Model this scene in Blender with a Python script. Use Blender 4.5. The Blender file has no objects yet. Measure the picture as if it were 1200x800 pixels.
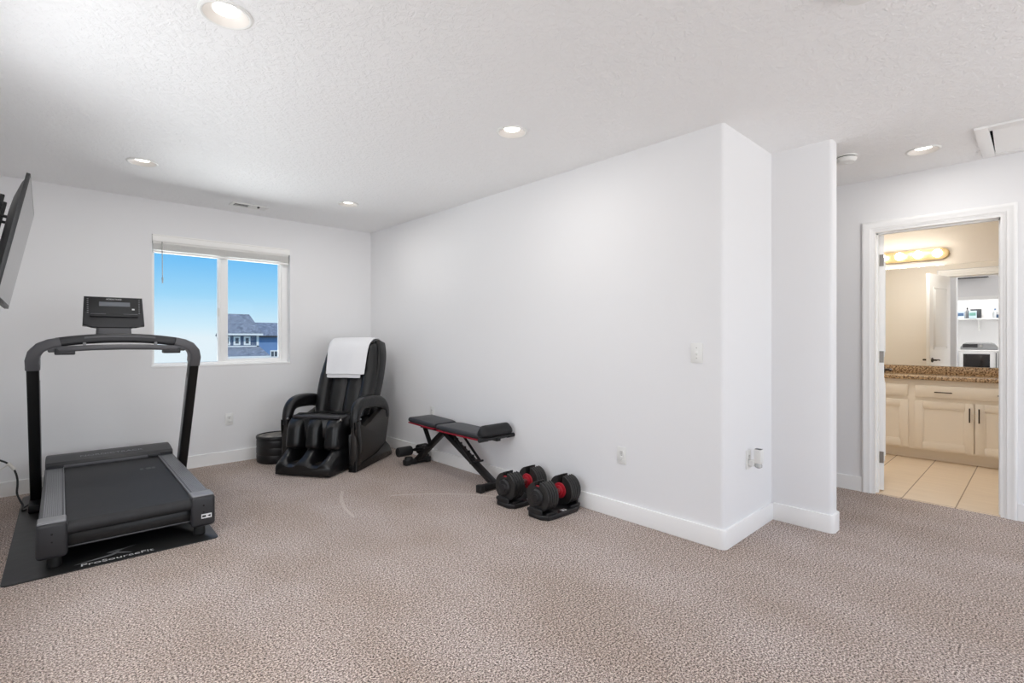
import bpy, bmesh, math, random
from mathutils import Vector, Matrix, Euler
random.seed(7)
C = bpy.context.scene.collection
SC = bpy.context.scene
R = math.radians
PI = math.pi

# ------------------------------------------------------------------ camera, sky, sun, daylight, fill lights, exposure
cam_data = bpy.data.cameras.new('camera')
cam_data.sensor_width = 36.0
cam_data.lens = 589.0 / 1200.0 * 36.0
cam_data.shift_y = -4.3 / 1200.0
cam_data.clip_start = 0.02
cam = bpy.data.objects.new('camera', cam_data)
cam.location = (0, 0, 1.21)
cam.rotation_euler = (R(90), 0, R(-43.3))
C.objects.link(cam)
SC.camera = cam

SC.view_settings.view_transform = 'Standard'
SC.view_settings.look = 'None'
SC.view_settings.gamma = 1.0
SC.view_settings.use_curve_mapping = False
SC.view_settings.exposure = 0.0
SC.cycles.use_denoising = True
SC.cycles.max_bounces = 14
SC.cycles.diffuse_bounces = 8
SC.cycles.glossy_bounces = 6
SC.cycles.transparent_max_bounces = 12
SC.cycles.sample_clamp_indirect = 6.0

CAN_GLOW = 5.0
CAN_W = 4.2
HALL_W = 3.0
BULB_GLOW = 15.0
REAR_W = 55.0
WIN_W = 1000.0
SIDE_W = 17.0
BATH_W = 11.0
REAR_COL = (1.0, 0.985, 0.97)
SUN_W = 2.8

w = bpy.data.worlds.new('sky')
SC.world = w
w.use_nodes = True
nt = w.node_tree
nt.nodes.clear()
tc = nt.nodes.new('ShaderNodeTexCoord')
sx = nt.nodes.new('ShaderNodeSeparateXYZ')
rp = nt.nodes.new('ShaderNodeValToRGB')
bg = nt.nodes.new('ShaderNodeBackground')
ou = nt.nodes.new('ShaderNodeOutputWorld')
cr = rp.color_ramp
cr.elements[0].position = 0.0
cr.elements[0].color = (0.80, 0.90, 0.97, 1)
cr.elements[1].position = 1.0
cr.elements[1].color = (0.06, 0.27, 0.75, 1)
for p, c in ((0.02, (0.66, 0.86, 0.98, 1)), (0.075, (0.36, 0.70, 0.97, 1)), (0.14, (0.16, 0.53, 0.95, 1)), (0.35, (0.09, 0.36, 0.86, 1))):
    e = cr.elements.new(p)
    e.color = c
nt.links.new(tc.outputs['Generated'], sx.inputs[0])
nt.links.new(sx.outputs['Z'], rp.inputs[0])
nt.links.new(rp.outputs[0], bg.inputs[0])
bg.inputs[1].default_value = 1.0
nt.links.new(bg.outputs[0], ou.inputs[0])

sun_d = bpy.data.lights.new('sun', 'SUN')
sun_d.energy = SUN_W
sun_d.angle = R(1.0)
sun_d.color = (1.0, 0.96, 0.9)
sun = bpy.data.objects.new('sun', sun_d)
sun.rotation_euler = Euler((R(38), 0, R(-38)), 'XYZ')
C.objects.link(sun)

# added fill light at an assumed, unseen rear opening behind the camera
ad = bpy.data.lights.new('rear_fill_light', 'AREA')
ad.shape = 'RECTANGLE'
ad.size = 3.6
ad.size_y = 1.9
ad.energy = REAR_W
ad.color = REAR_COL
al = bpy.data.objects.new('rear_fill_light', ad)
al.location = (2.2, -2.66, 1.25)
al.rotation_euler = (R(108), 0, 0)
C.objects.link(al)

# daylight thrown up through the back window by the sunlit ground outside
wd_ = bpy.data.lights.new('back_window_daylight', 'AREA')
wd_.shape = 'RECTANGLE'
wd_.size = 9.0
wd_.size_y = 2.4
wd_.energy = WIN_W
wd_.color = (0.97, 0.985, 1.0)
wl = bpy.data.objects.new('back_window_daylight', wd_)
wl.location = (1.25, 12.0, -1.5)
wl.rotation_euler = Vector((0.0, -6.5, 2.9)).to_track_quat('-Z', 'Z').to_euler()
C.objects.link(wl)

# added fill light in an invented opening of the left wall, out of view
sd_ = bpy.data.lights.new('side_fill_light', 'AREA')
sd_.shape = 'RECTANGLE'
sd_.size = 1.3
sd_.size_y = 1.65
sd_.energy = SIDE_W
sd_.color = (0.985, 0.99, 1.0)
sl = bpy.data.objects.new('side_fill_light', sd_)
sl.location = (-0.37, 2.42, 1.33)
sl.rotation_euler = Vector((1.0, 0.0, -0.06)).to_track_quat('-Z', 'Y').to_euler()
C.objects.link(sl)
# added unseen fill light under the bathroom ceiling, no fixture there
bd_ = bpy.data.lights.new('bathroom_fill_light', 'AREA')
bd_.shape = 'DISK'
bd_.size = 0.3
bd_.energy = BATH_W
bd_.color = (1.0, 0.975, 0.94)
bl = bpy.data.objects.new('bathroom_fill_light', bd_)
bl.location = (5.7, 0.98, 2.43)
C.objects.link(bl)

# ------------------------------------------------------------------ materials
def lin(c):
    return tuple(((v / 255.0) / 12.92 if v / 255.0 <= 0.04045 else ((v / 255.0 + 0.055) / 1.055) ** 2.4) for v in c)

def mat(name, rgb, rough=0.5, metal=0.0, bump=0.0, bscale=200.0, bdist=0.002, var=0.0, vscale=40.0, spec=0.5, coat=0.0, detail=3.0):
    m = bpy.data.materials.new(name)
    m.use_nodes = True
    n = m.node_tree
    b = n.nodes['Principled BSDF']
    col = lin(rgb)
    b.inputs['Base Color'].default_value = (*col, 1)
    b.inputs['Roughness'].default_value = rough
    b.inputs['Metallic'].default_value = metal
    b.inputs['Specular IOR Level'].default_value = spec
    if coat:
        b.inputs['Coat Weight'].default_value = coat
        b.inputs['Coat Roughness'].default_value = 0.1
    t = n.nodes.new('ShaderNodeTexCoord')
    if var > 0:
        no = n.nodes.new('ShaderNodeTexNoise')
        no.inputs['Scale'].default_value = vscale
        no.inputs['Detail'].default_value = 4
        r = n.nodes.new('ShaderNodeValToRGB')
        r.color_ramp.elements[0].position = 0.3
        r.color_ramp.elements[1].position = 0.7
        r.color_ramp.elements[0].color = tuple(max(0, v * (1 - var)) for v in col) + (1,)
        r.color_ramp.elements[1].color = tuple(min(1, v * (1 + var)) for v in col) + (1,)
        n.links.new(t.outputs['Object'], no.inputs['Vector'])
        n.links.new(no.outputs['Fac'], r.inputs[0])
        n.links.new(r.outputs[0], b.inputs['Base Color'])
    if bump > 0:
        no = n.nodes.new('ShaderNodeTexNoise')
        no.inputs['Scale'].default_value = bscale
        no.inputs['Detail'].default_value = detail
        bu = n.nodes.new('ShaderNodeBump')
        bu.inputs['Strength'].default_value = bump
        bu.inputs['Distance'].default_value = bdist
        n.links.new(t.outputs['Object'], no.inputs['Vector'])
        n.links.new(no.outputs['Fac'], bu.inputs['Height'])
        n.links.new(bu.outputs['Normal'], b.inputs['Normal'])
    return m

def emit(name, rgb, strength):
    m = bpy.data.materials.new(name)
    m.use_nodes = True
    b = m.node_tree.nodes['Principled BSDF']
    b.inputs['Base Color'].default_value = (0.9, 0.9, 0.9, 1)
    b.inputs['Emission Color'].default_value = (*rgb, 1)
    b.inputs['Emission Strength'].default_value = strength
    return m

M = {}
M['wall'] = mat('wall_paint', (238, 238, 239), 0.75, bump=0.12, bscale=160, bdist=0.002, spec=0.3)
M['bath_wall'] = mat('bath_wall_paint', (240, 234, 225), 0.7, bump=0.1, bscale=160, bdist=0.002, spec=0.3)
M['trim'] = mat('white_trim_paint', (249, 249, 248), 0.4, bump=0.03, bscale=60, bdist=0.001)
M['plastic'] = mat('white_plastic', (236, 236, 233), 0.35, bump=0.02, bscale=90, bdist=0.0005)
M['dark_slot'] = mat('dark_slot', (60, 58, 55), 0.7, bump=0.02)
M['void'] = mat('attic_void', (16, 15, 14), 0.9, bump=0.02)
M['blind'] = mat('blind_white', (250, 249, 246), 0.45, bump=0.03, bscale=50, bdist=0.001)
M['black'] = mat('black_plastic', (24, 24, 26), 0.42, bump=0.08, bscale=500, bdist=0.0006)
M['dkgrey'] = mat('dark_grey_plastic', (43, 43, 46), 0.42, bump=0.08, bscale=500, bdist=0.0006)
M['grey'] = mat('mid_grey_plastic', (92, 92, 95), 0.4, bump=0.08, bscale=500, bdist=0.0006)
M['ltgrey'] = mat('light_grey_plastic', (138, 139, 142), 0.38, bump=0.05, bscale=500, bdist=0.0006)
M['blackmetal'] = mat('black_powder_coat', (15, 15, 16), 0.42, bump=0.1, bscale=700, bdist=0.0004)
M['rubber'] = mat('black_rubber', (26, 26, 26), 0.5, bump=0.3, bscale=350, bdist=0.001)
M['belt'] = mat('treadmill_belt_rubber', (38, 38, 40), 0.62, bump=0.35, bscale=900, bdist=0.0008, var=0.12, vscale=25)
M['mat_rubber'] = mat('mat_rubber', (33, 33, 33), 0.36, bump=0.18, bscale=9, bdist=0.01, var=0.15, vscale=6)
M['leather'] = mat('black_leather', (15, 15, 16), 0.32, bump=0.22, bscale=28, bdist=0.006, detail=6)
M['lacquer'] = mat('gloss_black_panel', (14, 13, 13), 0.2, bump=0.03, bscale=15, bdist=0.001)
M['brownpanel'] = mat('dark_brown_panel', (40, 36, 33), 0.38, bump=0.06, bscale=300, bdist=0.0005)
M['foam'] = mat('black_foam', (23, 23, 25), 0.62, bump=0.25, bscale=420, bdist=0.001)
M['vinyl'] = mat('charcoal_vinyl', (54, 54, 58), 0.45, bump=0.18, bscale=320, bdist=0.001)
M['redpipe'] = mat('red_piping', (150, 22, 44), 0.5, bump=0.05)
M['red'] = mat('red_plastic', (176, 34, 48), 0.38, bump=0.03)
M['iron'] = mat('black_cast_plate', (37, 36, 35), 0.5, bump=0.25, bscale=380, bdist=0.001, var=0.15, vscale=60)
M['chrome'] = mat('brushed_steel', (190, 188, 184), 0.28, metal=1.0, bump=0.02)
M['nickel'] = mat('hinge_nickel', (168, 164, 158), 0.34, metal=1.0, bump=0.02)
M['bronze'] = mat('dark_bronze_pull', (72, 62, 54), 0.38, metal=0.8, bump=0.02)
M['white_print'] = mat('white_print', (225, 225, 226), 0.5, bump=0.01)
M['grey_print'] = mat('grey_print', (120, 120, 122), 0.5, bump=0.01)
M['lcd'] = mat('grey_display', (112, 116, 122), 0.2, bump=0.01)
M['screen'] = mat('tv_glass', (12, 12, 13), 0.12, bump=0.0, spec=0.7)
M['cable_white'] = mat('white_cable_tie', (225, 222, 215), 0.5, bump=0.02)
M['cabinet'] = mat('cream_cabinet_paint', (238, 230, 217), 0.42, bump=0.03, bscale=80, bdist=0.0008)
M['brass'] = mat('satin_brass', (214, 190, 142), 0.3, metal=0.7, bump=0.02)
M['bulb'] = emit('warm_bulb', (1.0, 0.945, 0.86), BULB_GLOW)
M['lens'] = emit('lamp_lens', (1.0, 0.965, 0.91), CAN_GLOW)
M['baffle'] = mat('warm_white_baffle', (230, 225, 219), 0.5, bump=0.02)
M['appliance'] = mat('white_enamel', (240, 240, 240), 0.25, bump=0.02)
M['dark_glass'] = mat('dark_dryer_glass', (34, 28, 26), 0.1, bump=0.01)
M['silver'] = mat('silver_console', (150, 151, 153), 0.3, metal=0.5, bump=0.02)
M['siding_grey'] = mat('grey_blue_siding', (104, 114, 132), 0.8, bump=0.05, bscale=3)
M['siding_blue'] = mat('blue_siding', (120, 150, 190), 0.8, bump=0.05, bscale=3)
M['house_trim'] = mat('house_white_trim', (240, 238, 232), 0.6, bump=0.02)
M['house_glass'] = mat('house_window_glass', (86, 92, 100), 0.15, bump=0.02)

def shingles():
    m = bpy.data.materials.new('grey_shingles')
    m.use_nodes = True
    n = m.node_tree
    b = n.nodes['Principled BSDF']
    t = n.nodes.new('ShaderNodeTexCoord')
    no = n.nodes.new('ShaderNodeTexNoise')
    no.inputs['Scale'].default_value = 2.2
    no.inputs['Detail'].default_value = 8
    no.inputs['Roughness'].default_value = 0.8
    r = n.nodes.new('ShaderNodeValToRGB')
    r.color_ramp.elements[0].position = 0.35
    r.color_ramp.elements[1].position = 0.68
    r.color_ramp.elements[0].color = (*lin((84, 90, 100)), 1)
    r.color_ramp.elements[1].color = (*lin((160, 164, 172)), 1)
    n.links.new(t.outputs['Object'], no.inputs['Vector'])
    n.links.new(no.outputs['Fac'], r.inputs[0])
    n.links.new(r.outputs[0], b.inputs['Base Color'])
    b.inputs['Roughness'].default_value = 0.9
    return m
M['shingle'] = shingles()

def mirror_mat():
    m = mat('mirror_silver', (245, 245, 243), 0.0, metal=1.0)
    return m
M['mirror'] = mirror_mat()

def glass_mat():
    m = bpy.data.materials.new('clear_window_glass')
    m.use_nodes = True
    n = m.node_tree
    n.nodes.clear()
    o = n.nodes.new('ShaderNodeOutputMaterial')
    mx = n.nodes.new('ShaderNodeMixShader')
    tr = n.nodes.new('ShaderNodeBsdfTransparent')
    tr.inputs[0].default_value = (0.97, 0.985, 0.985, 1)
    g = n.nodes.new('ShaderNodeBsdfGlossy')
    g.inputs['Roughness'].default_value = 0.02
    fr = n.nodes.new('ShaderNodeFresnel')
    fr.inputs[0].default_value = 1.12
    n.links.new(fr.outputs[0], mx.inputs[0])
    n.links.new(tr.outputs[0], mx.inputs[1])
    n.links.new(g.outputs[0], mx.inputs[2])
    n.links.new(mx.outputs[0], o.inputs[0])
    return m
M['glass'] = glass_mat()

def clear_plastic():
    m = mat('translucent_white_plastic', (225, 226, 224), 0.15)
    b = m.node_tree.nodes['Principled BSDF']
    b.inputs['Transmission Weight'].default_value = 0.55
    return m
M['clear'] = clear_plastic()

def ceiling_mat():
    m = bpy.data.materials.new('knockdown_ceiling')
    m.use_nodes = True
    n = m.node_tree
    b = n.nodes['Principled BSDF']
    b.inputs['Base Color'].default_value = (*lin((246, 246, 246)), 1)
    b.inputs['Roughness'].default_value = 0.62
    b.inputs['Specular IOR Level'].default_value = 0.4
    t = n.nodes.new('ShaderNodeTexCoord')
    a = n.nodes.new('ShaderNodeTexNoise')
    a.inputs['Scale'].default_value = 30
    a.inputs['Detail'].default_value = 5
    a.inputs['Roughness'].default_value = 0.6
    a.inputs['Distortion'].default_value = 0.7
    r = n.nodes.new('ShaderNodeValToRGB')
    r.color_ramp.elements[0].position = 0.44
    r.color_ramp.elements[1].position = 0.58
    bu = n.nodes.new('ShaderNodeBump')
    bu.inputs['Strength'].default_value = 0.42
    bu.inputs['Distance'].default_value = 0.006
    n.links.new(t.outputs['Object'], a.inputs['Vector'])
    n.links.new(a.outputs['Fac'], r.inputs[0])
    n.links.new(r.outputs[0], bu.inputs['Height'])
    n.links.new(bu.outputs['Normal'], b.inputs['Normal'])
    return m
M['ceiling'] = ceiling_mat()

def carpet_mat():
    m = bpy.data.materials.new('speckled_carpet')
    m.use_nodes = True
    n = m.node_tree
    L = n.links
    b = n.nodes['Principled BSDF']
    b.inputs['Roughness'].default_value = 0.95
    b.inputs['Specular IOR Level'].default_value = 0.1
    b.inputs['Sheen Weight'].default_value = 0.15
    t = n.nodes.new('ShaderNodeTexCoord')
    a = n.nodes.new('ShaderNodeTexNoise')
    a.inputs['Scale'].default_value = 128
    a.inputs['Detail'].default_value = 6
    a.inputs['Roughness'].default_value = 0.82
    r = n.nodes.new('ShaderNodeValToRGB')
    cr = r.color_ramp
    cr.elements[0].position = 0.42
    cr.elements[0].color = (*lin((50, 42, 38)), 1)
    cr.elements[1].position = 0.57
    cr.elements[1].color = (*lin((244, 234, 226)), 1)
    e = cr.elements.new(0.465); e.color = (*lin((132, 119, 111)), 1)
    e = cr.elements.new(0.512); e.color = (*lin((186, 165, 157)), 1)
    L.new(t.outputs['Object'], a.inputs['Vector'])
    L.new(a.outputs['Fac'], r.inputs[0])
    # brushed pile: broad soft patches and vacuum strokes
    mp = n.nodes.new('ShaderNodeMapping')
    mp.inputs['Rotation'].default_value = (0, 0, R(30))
    mp.inputs['Scale'].default_value = (1.5, 0.9, 1)
    p = n.nodes.new('ShaderNodeTexNoise')
    p.inputs['Scale'].default_value = 1.5
    p.inputs['Detail'].default_value = 4
    L.new(t.outputs['Object'], mp.inputs['Vector'])
    L.new(mp.outputs[0], p.inputs['Vector'])
    pr = n.nodes.new('ShaderNodeValToRGB')
    pr.color_ramp.elements[0].position = 0.36
    pr.color_ramp.elements[0].color = (0.90, 0.86, 0.81, 1)
    pr.color_ramp.elements[1].position = 0.64
    pr.color_ramp.elements[1].color = (1.05, 1.05, 1.05, 1)
    L.new(p.outputs['Fac'], pr.inputs[0])
    mx = n.nodes.new('ShaderNodeMix')
    mx.data_type = 'RGBA'
    mx.blend_type = 'MULTIPLY'
    mx.inputs[0].default_value = 1.0
    L.new(r.outputs[0], mx.inputs[6])
    L.new(pr.outputs[0], mx.inputs[7])
    cur = mx.outputs[2]
    # thin light arcs the vacuum head left in the pile
    sp = n.nodes.new('ShaderNodeSeparateXYZ')
    L.new(t.outputs['Object'], sp.inputs[0])
    for (cx, cy, rad, x0, x1, y0, y1) in ARCS:
        d = n.nodes.new('ShaderNodeVectorMath'); d.operation = 'DISTANCE'
        fl = n.nodes.new('ShaderNodeCombineXYZ')
        L.new(sp.outputs[0], fl.inputs[0]); L.new(sp.outputs[1], fl.inputs[1])
        L.new(fl.outputs[0], d.inputs[0]); d.inputs[1].default_value = (cx, cy, 0)
        def mth(op, i0, i1=None):
            q = n.nodes.new('ShaderNodeMath'); q.operation = op; q.use_clamp = False
            for k, v in ((0, i0), (1, i1)):
                if v is None: continue
                if isinstance(v, (int, float)): q.inputs[k].default_value = v
                else: L.new(v, q.inputs[k])
            return q.outputs[0]
        line = mth('LESS_THAN', mth('ABSOLUTE', mth('SUBTRACT', d.outputs['Value'], rad)), 0.012)
        for v in (mth('GREATER_THAN', sp.outputs[0], x0), mth('LESS_THAN', sp.outputs[0], x1), mth('GREATER_THAN', sp.outputs[1], y0), mth('LESS_THAN', sp.outputs[1], y1)):
            line = mth('MULTIPLY', line, v)
        mz = n.nodes.new('ShaderNodeMix'); mz.data_type = 'RGBA'
        L.new(mth('MULTIPLY', line, 0.35), mz.inputs[0])
        L.new(cur, mz.inputs[6]); mz.inputs[7].default_value = (*lin((226, 217, 208)), 1)
        cur = mz.outputs[2]
    L.new(cur, b.inputs['Base Color'])
    v = n.nodes.new('ShaderNodeTexVoronoi')
    v.inputs['Scale'].default_value = 130
    L.new(t.outputs['Object'], v.inputs['Vector'])
    bu = n.nodes.new('ShaderNodeBump')
    bu.inputs['Strength'].default_value = 0.8
    bu.inputs['Distance'].default_value = 0.006
    bu.invert = True
    L.new(v.outputs['Distance'], bu.inputs['Height'])
    L.new(bu.outputs['Normal'], b.inputs['Normal'])
    return m
ARCS = ((1.2, 2.1, 1.55, 1.9, 2.62, 2.4, 3.45), (2.9, 3.1, 1.35, 1.3, 1.75, 3.2, 4.3))
M['carpet'] = carpet_mat()

def tile_mat():
    m = bpy.data.materials.new('beige_floor_tile')
    m.use_nodes = True
    n = m.node_tree
    L = n.links
    b = n.nodes['Principled BSDF']
    b.inputs['Roughness'].default_value = 0.42
    t = n.nodes.new('ShaderNodeTexCoord')
    mp = n.nodes.new('ShaderNodeMapping')
    mp.inputs['Location'].default_value = (1.97, -0.745, 0)
    br = n.nodes.new('ShaderNodeTexBrick')
    br.offset = 0.0
    br.inputs['Color1'].default_value = (*lin((232, 214, 190)), 1)
    br.inputs['Color2'].default_value = (*lin((236, 219, 196)), 1)
    br.inputs['Mortar'].default_value = (*lin((160, 138, 114)), 1)
    br.inputs['Scale'].default_value = 1.0
    br.inputs['Mortar Size'].default_value = 0.004
    br.inputs['Brick Width'].default_value = 1.68
    br.inputs['Row Height'].default_value = 0.306
    mp2 = n.nodes.new('ShaderNodeMapping')
    mp2.inputs['Scale'].default_value = (26, 2, 1)
    no = n.nodes.new('ShaderNodeTexNoise')
    no.inputs['Scale'].default_value = 1.0
    no.inputs['Detail'].default_value = 4
    r = n.nodes.new('ShaderNodeValToRGB')
    r.color_ramp.elements[0].color = (0.86, 0.84, 0.82, 1)
    r.color_ramp.elements[1].color = (1.06, 1.06, 1.06, 1)
    mx = n.nodes.new('ShaderNodeMix'); mx.data_type = 'RGBA'; mx.blend_type = 'MULTIPLY'; mx.inputs[0].default_value = 1
    L.new(t.outputs['Object'], mp.inputs[0]); L.new(mp.outputs[0], br.inputs['Vector'])
    L.new(t.outputs['Object'], mp2.inputs[0]); L.new(mp2.outputs[0], no.inputs['Vector']); L.new(no.outputs['Fac'], r.inputs[0])
    L.new(br.outputs['Color'], mx.inputs[6]); L.new(r.outputs[0], mx.inputs[7]); L.new(mx.outputs[2], b.inputs['Base Color'])
    return m
M['tile'] = tile_mat()

def granite_mat():
    m = bpy.data.materials.new('speckled_granite')
    m.use_nodes = True
    n = m.node_tree
    L = n.links
    b = n.nodes['Principled BSDF']
    b.inputs['Roughness'].default_value = 0.18
    t = n.nodes.new('ShaderNodeTexCoord')
    no = n.nodes.new('ShaderNodeTexNoise')
    no.inputs['Scale'].default_value = 62
    no.inputs['Detail'].default_value = 5
    no.inputs['Roughness'].default_value = 0.7
    r = n.nodes.new('ShaderNodeValToRGB')
    cr = r.color_ramp
    cr.elements[0].position = 0.36; cr.elements[0].color = (*lin((62, 48, 38)), 1)
    cr.elements[1].position = 0.68; cr.elements[1].color = (*lin((224, 200, 166)), 1)
    e = cr.elements.new(0.45); e.color = (*lin((126, 100, 74)), 1)
    e = cr.elements.new(0.53); e.color = (*lin((186, 158, 122)), 1)
    L.new(t.outputs['Object'], no.inputs['Vector']); L.new(no.outputs['Fac'], r.inputs[0]); L.new(r.outputs[0], b.inputs['Base Color'])
    return m
M['granite'] = granite_mat()

def mottled_lid():
    m = bpy.data.materials.new('mottled_lid')
    m.use_nodes = True
    n = m.node_tree
    L = n.links
    b = n.nodes['Principled BSDF']
    b.inputs['Roughness'].default_value = 0.3
    t = n.nodes.new('ShaderNodeTexCoord')
    no = n.nodes.new('ShaderNodeTexNoise')
    no.inputs['Scale'].default_value = 16
    no.inputs['Detail'].default_value = 5
    r = n.nodes.new('ShaderNodeValToRGB')
    cr = r.color_ramp
    cr.elements[0].position = 0.4; cr.elements[0].color = (*lin((38, 38, 38)), 1)
    cr.elements[1].position = 0.66; cr.elements[1].color = (*lin((168, 162, 152)), 1)
    L.new(t.outputs['Object'], no.inputs['Vector']); L.new(no.outputs['Fac'], r.inputs[0]); L.new(r.outputs[0], b.inputs['Base Color'])
    return m
M['mottled'] = mottled_lid()

def towel_mat():
    m = mat('white_terry', (238, 238, 240), 0.95, bump=0.6, bscale=160, bdist=0.004, spec=0.1)
    return m
M['towel'] = towel_mat()

# ------------------------------------------------------------------ mesh helpers
def NB():
    return bmesh.new()

def obj(name, bm, m, parent=None, smooth=True, angle=38, loc=None, rot=None):
    bmesh.ops.recalc_face_normals(bm, faces=bm.faces[:])
    me = bpy.data.meshes.new(name)
    bm.to_mesh(me)
    bm.free()
    me.materials.append(m)
    if smooth and len(me.polygons):
        me.shade_smooth()
        me.set_sharp_from_angle(angle=R(angle))
    o = bpy.data.objects.new(name, me)
    C.objects.link(o)
    if parent is not None:
        o.parent = parent
    if loc: o.location = loc
    if rot: o.rotation_euler = rot
    return o

def thing(name, label, cat, loc=(0, 0, 0), rotz=0, group=None):
    o = bpy.data.objects.new(name, None)
    o.empty_display_size = 0.1
    C.objects.link(o)
    o.location = loc
    o.rotation_euler = (0, 0, rotz)
    o['label'] = label
    o['category'] = cat
    if group: o['group'] = group
    return o

def tag(o, label, cat, group=None, kind=None):
    o['label'] = label
    o['category'] = cat
    if group: o['group'] = group
    if kind: o['kind'] = kind
    return o

def struct(name, bm, m, label, cat, parent=None, **k):
    o = obj(name, bm, m, parent, **k)
    if parent is None:
        o['kind'] = 'structure'
        o['label'] = label
        o['category'] = cat
    return o

def copy_tree(root, loc, rotz=None, label=None):
    r = root.copy(); C.objects.link(r); r.location = loc
    if rotz is not None: r.rotation_euler = (0, 0, rotz)
    if label: r['label'] = label
    for ch in list(root.children):
        c = ch.copy(); C.objects.link(c); c.parent = r
        for g in ch.children:
            d = g.copy(); C.objects.link(d); d.parent = c
    return r

def box(bm, x0, x1, y0, y1, z0, z1, bev=0.0, seg=2, mtx=None):
    vs = [bm.verts.new((x, y, z)) for x in (x0, x1) for y in (y0, y1) for z in (z0, z1)]
    idx = ((0, 1, 3, 2), (4, 6, 7, 5), (0, 4, 5, 1), (2, 3, 7, 6), (0, 2, 6, 4), (1, 5, 7, 3))
    fs = [bm.faces.new([vs[i] for i in f]) for f in idx]
    new = vs
    if bev > 0:
        es = list({e for f in fs for e in f.edges})
        res = bmesh.ops.bevel(bm, geom=es, offset=bev, segments=seg, profile=0.5, affect='EDGES')
        new = list({v for v in res['verts']} | {v for v in vs if v.is_valid})
    if mtx is not None:
        bmesh.ops.transform(bm, matrix=mtx, verts=new)
    return new

def vbox(bm, x0, x1, y0, y1, z0, z1, bev, which, seg=4):
    """box with only chosen vertical edges rounded; which = list of (sx, sy) corner signs"""
    poly = []
    for sx, sy in ((-1, -1), (1, -1), (1, 1), (-1, 1)):
        cx, cy = (x0 if sx < 0 else x1), (y0 if sy < 0 else y1)
        if (sx, sy) in which:
            ox, oy = cx - sx * bev, cy - sy * bev
            a0 = math.atan2(sy, sx)
            for k in range(seg + 1):
                a = a0 - PI / 4 + (PI / 2) * k / seg
                poly.append((ox + bev * math.cos(a), oy + bev * math.sin(a)))
        else:
            poly.append((cx, cy))
    prism(bm, [(p[0], p[1], z0) for p in poly], (0, 0, z1 - z0))

def prism(bm, pts, ext, bev=0.0, seg=2):
    ext = Vector(ext)
    a = [bm.verts.new(p) for p in pts]
    b = [bm.verts.new(Vector(p) + ext) for p in pts]
    n = len(pts)
    fs = [bm.faces.new(a[::-1]), bm.faces.new(b)]
    for i in range(n):
        fs.append(bm.faces.new((a[i], a[(i + 1) % n], b[(i + 1) % n], b[i])))
    if bev > 0:
        es = list({e for f in fs[:2] for e in f.edges})
        bmesh.ops.bevel(bm, geom=es, offset=bev, segments=seg, profile=0.5, affect='EDGES')

def loft(bm, rings, cap=True, closed=True):
    vr = [[bm.verts.new(p) for p in r] for r in rings]
    n = len(vr[0])
    for i in range(len(vr) - 1):
        for j in range(n if closed else n - 1):
            k = (j + 1) % n
            bm.faces.new((vr[i][j], vr[i][k], vr[i + 1][k], vr[i + 1][j]))
    if cap:
        bm.faces.new(vr[0][::-1])
        bm.faces.new(vr[-1])
    return vr

def frame_of(t, up=None):
    t = Vector(t).normalized()
    u = Vector(up) if up else (Vector((0, 0, 1)) if abs(t.z) < 0.9 else Vector((0, 1, 0)))
    s = t.cross(u).normalized()
    u = s.cross(t).normalized()
    return s, u

def sweep(bm, pts, prof, up=None, scales=None):
    pts = [Vector(p) for p in pts]
    rings = []
    for i, p in enumerate(pts):
        if i == 0: t = pts[1] - p
        elif i == len(pts) - 1: t = p - pts[i - 1]
        else: t = (pts[i + 1] - p).normalized() + (p - pts[i - 1]).normalized()
        s, u = frame_of(t, up)
        k = scales[i] if scales else 1.0
        rings.append([p + s * (a * k) + u * (b * k) for a, b in prof])
    loft(bm, rings)

def circ(r, n=12, ry=None):
    return [(r * math.cos(2 * PI * k / n), (ry or r) * math.sin(2 * PI * k / n)) for k in range(n)]

def rrect(w, h, r, n=4):
    out = []
    for sx, sy, a0 in ((1, 1, 0), (-1, 1, 90), (-1, -1, 180), (1, -1, 270)):
        for k in range(n + 1):
            a = R(a0 + 90 * k / n)
            out.append((sx * (w / 2 - r) + r * math.cos(a), sy * (h / 2 - r) + r * math.sin(a)))
    return out

def tube(bm, pts, r, n=10, up=None):
    sweep(bm, pts, circ(r, n), up)

def cyl(bm, p0, p1, r, n=20, r1=None, bev=0.0):
    p0, p1 = Vector(p0), Vector(p1)
    s, u = frame_of(p1 - p0)
    d = (p1 - p0)
    r1 = r if r1 is None else r1
    if bev > 0:
        L = d.length
        st = [(0, r - bev), (bev * 0.3 / L, r - bev * 0.3), (bev / L, r), (1 - bev / L, r1), (1 - bev * 0.3 / L, r1 - bev * 0.3), (1, r1 - bev)]
    else:
        st = [(0, r), (1, r1)]
    loft(bm, [[p0 + d * f + s * (q * math.cos(2 * PI * k / n)) + u * (q * math.sin(2 * PI * k / n)) for k in range(n)] for f, q in st])

def lathe(bm, prof, n=32, c=(0, 0, 0), cap=True):
    loft(bm, [[Vector((c[0] + r * math.cos(2 * PI * k / n), c[1] + r * math.sin(2 * PI * k / n), c[2] + z)) for k in range(n)] for r, z in prof], cap=cap)

def bez(p0, p1, p2, n=8):
    p0, p1, p2 = Vector(p0), Vector(p1), Vector(p2)
    return [p0 * (1 - t) ** 2 + p1 * 2 * t * (1 - t) + p2 * t * t for t in [k / n for k in range(n + 1)]]

def cat_path(pts, n=6):
    P = [Vector(p) for p in pts]
    out = []
    for i in range(len(P) - 1):
        a = P[max(i - 1, 0)]; b = P[i]; c = P[i + 1]; d = P[min(i + 2, len(P) - 1)]
        for k in range(n):
            t = k / n
            out.append(0.5 * ((2 * b) + (c - a) * t + (2 * a - 5 * b + 4 * c - d) * t * t + (-a + 3 * b - 3 * c + d) * t ** 3))
    out.append(P[-1])
    return out

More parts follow.
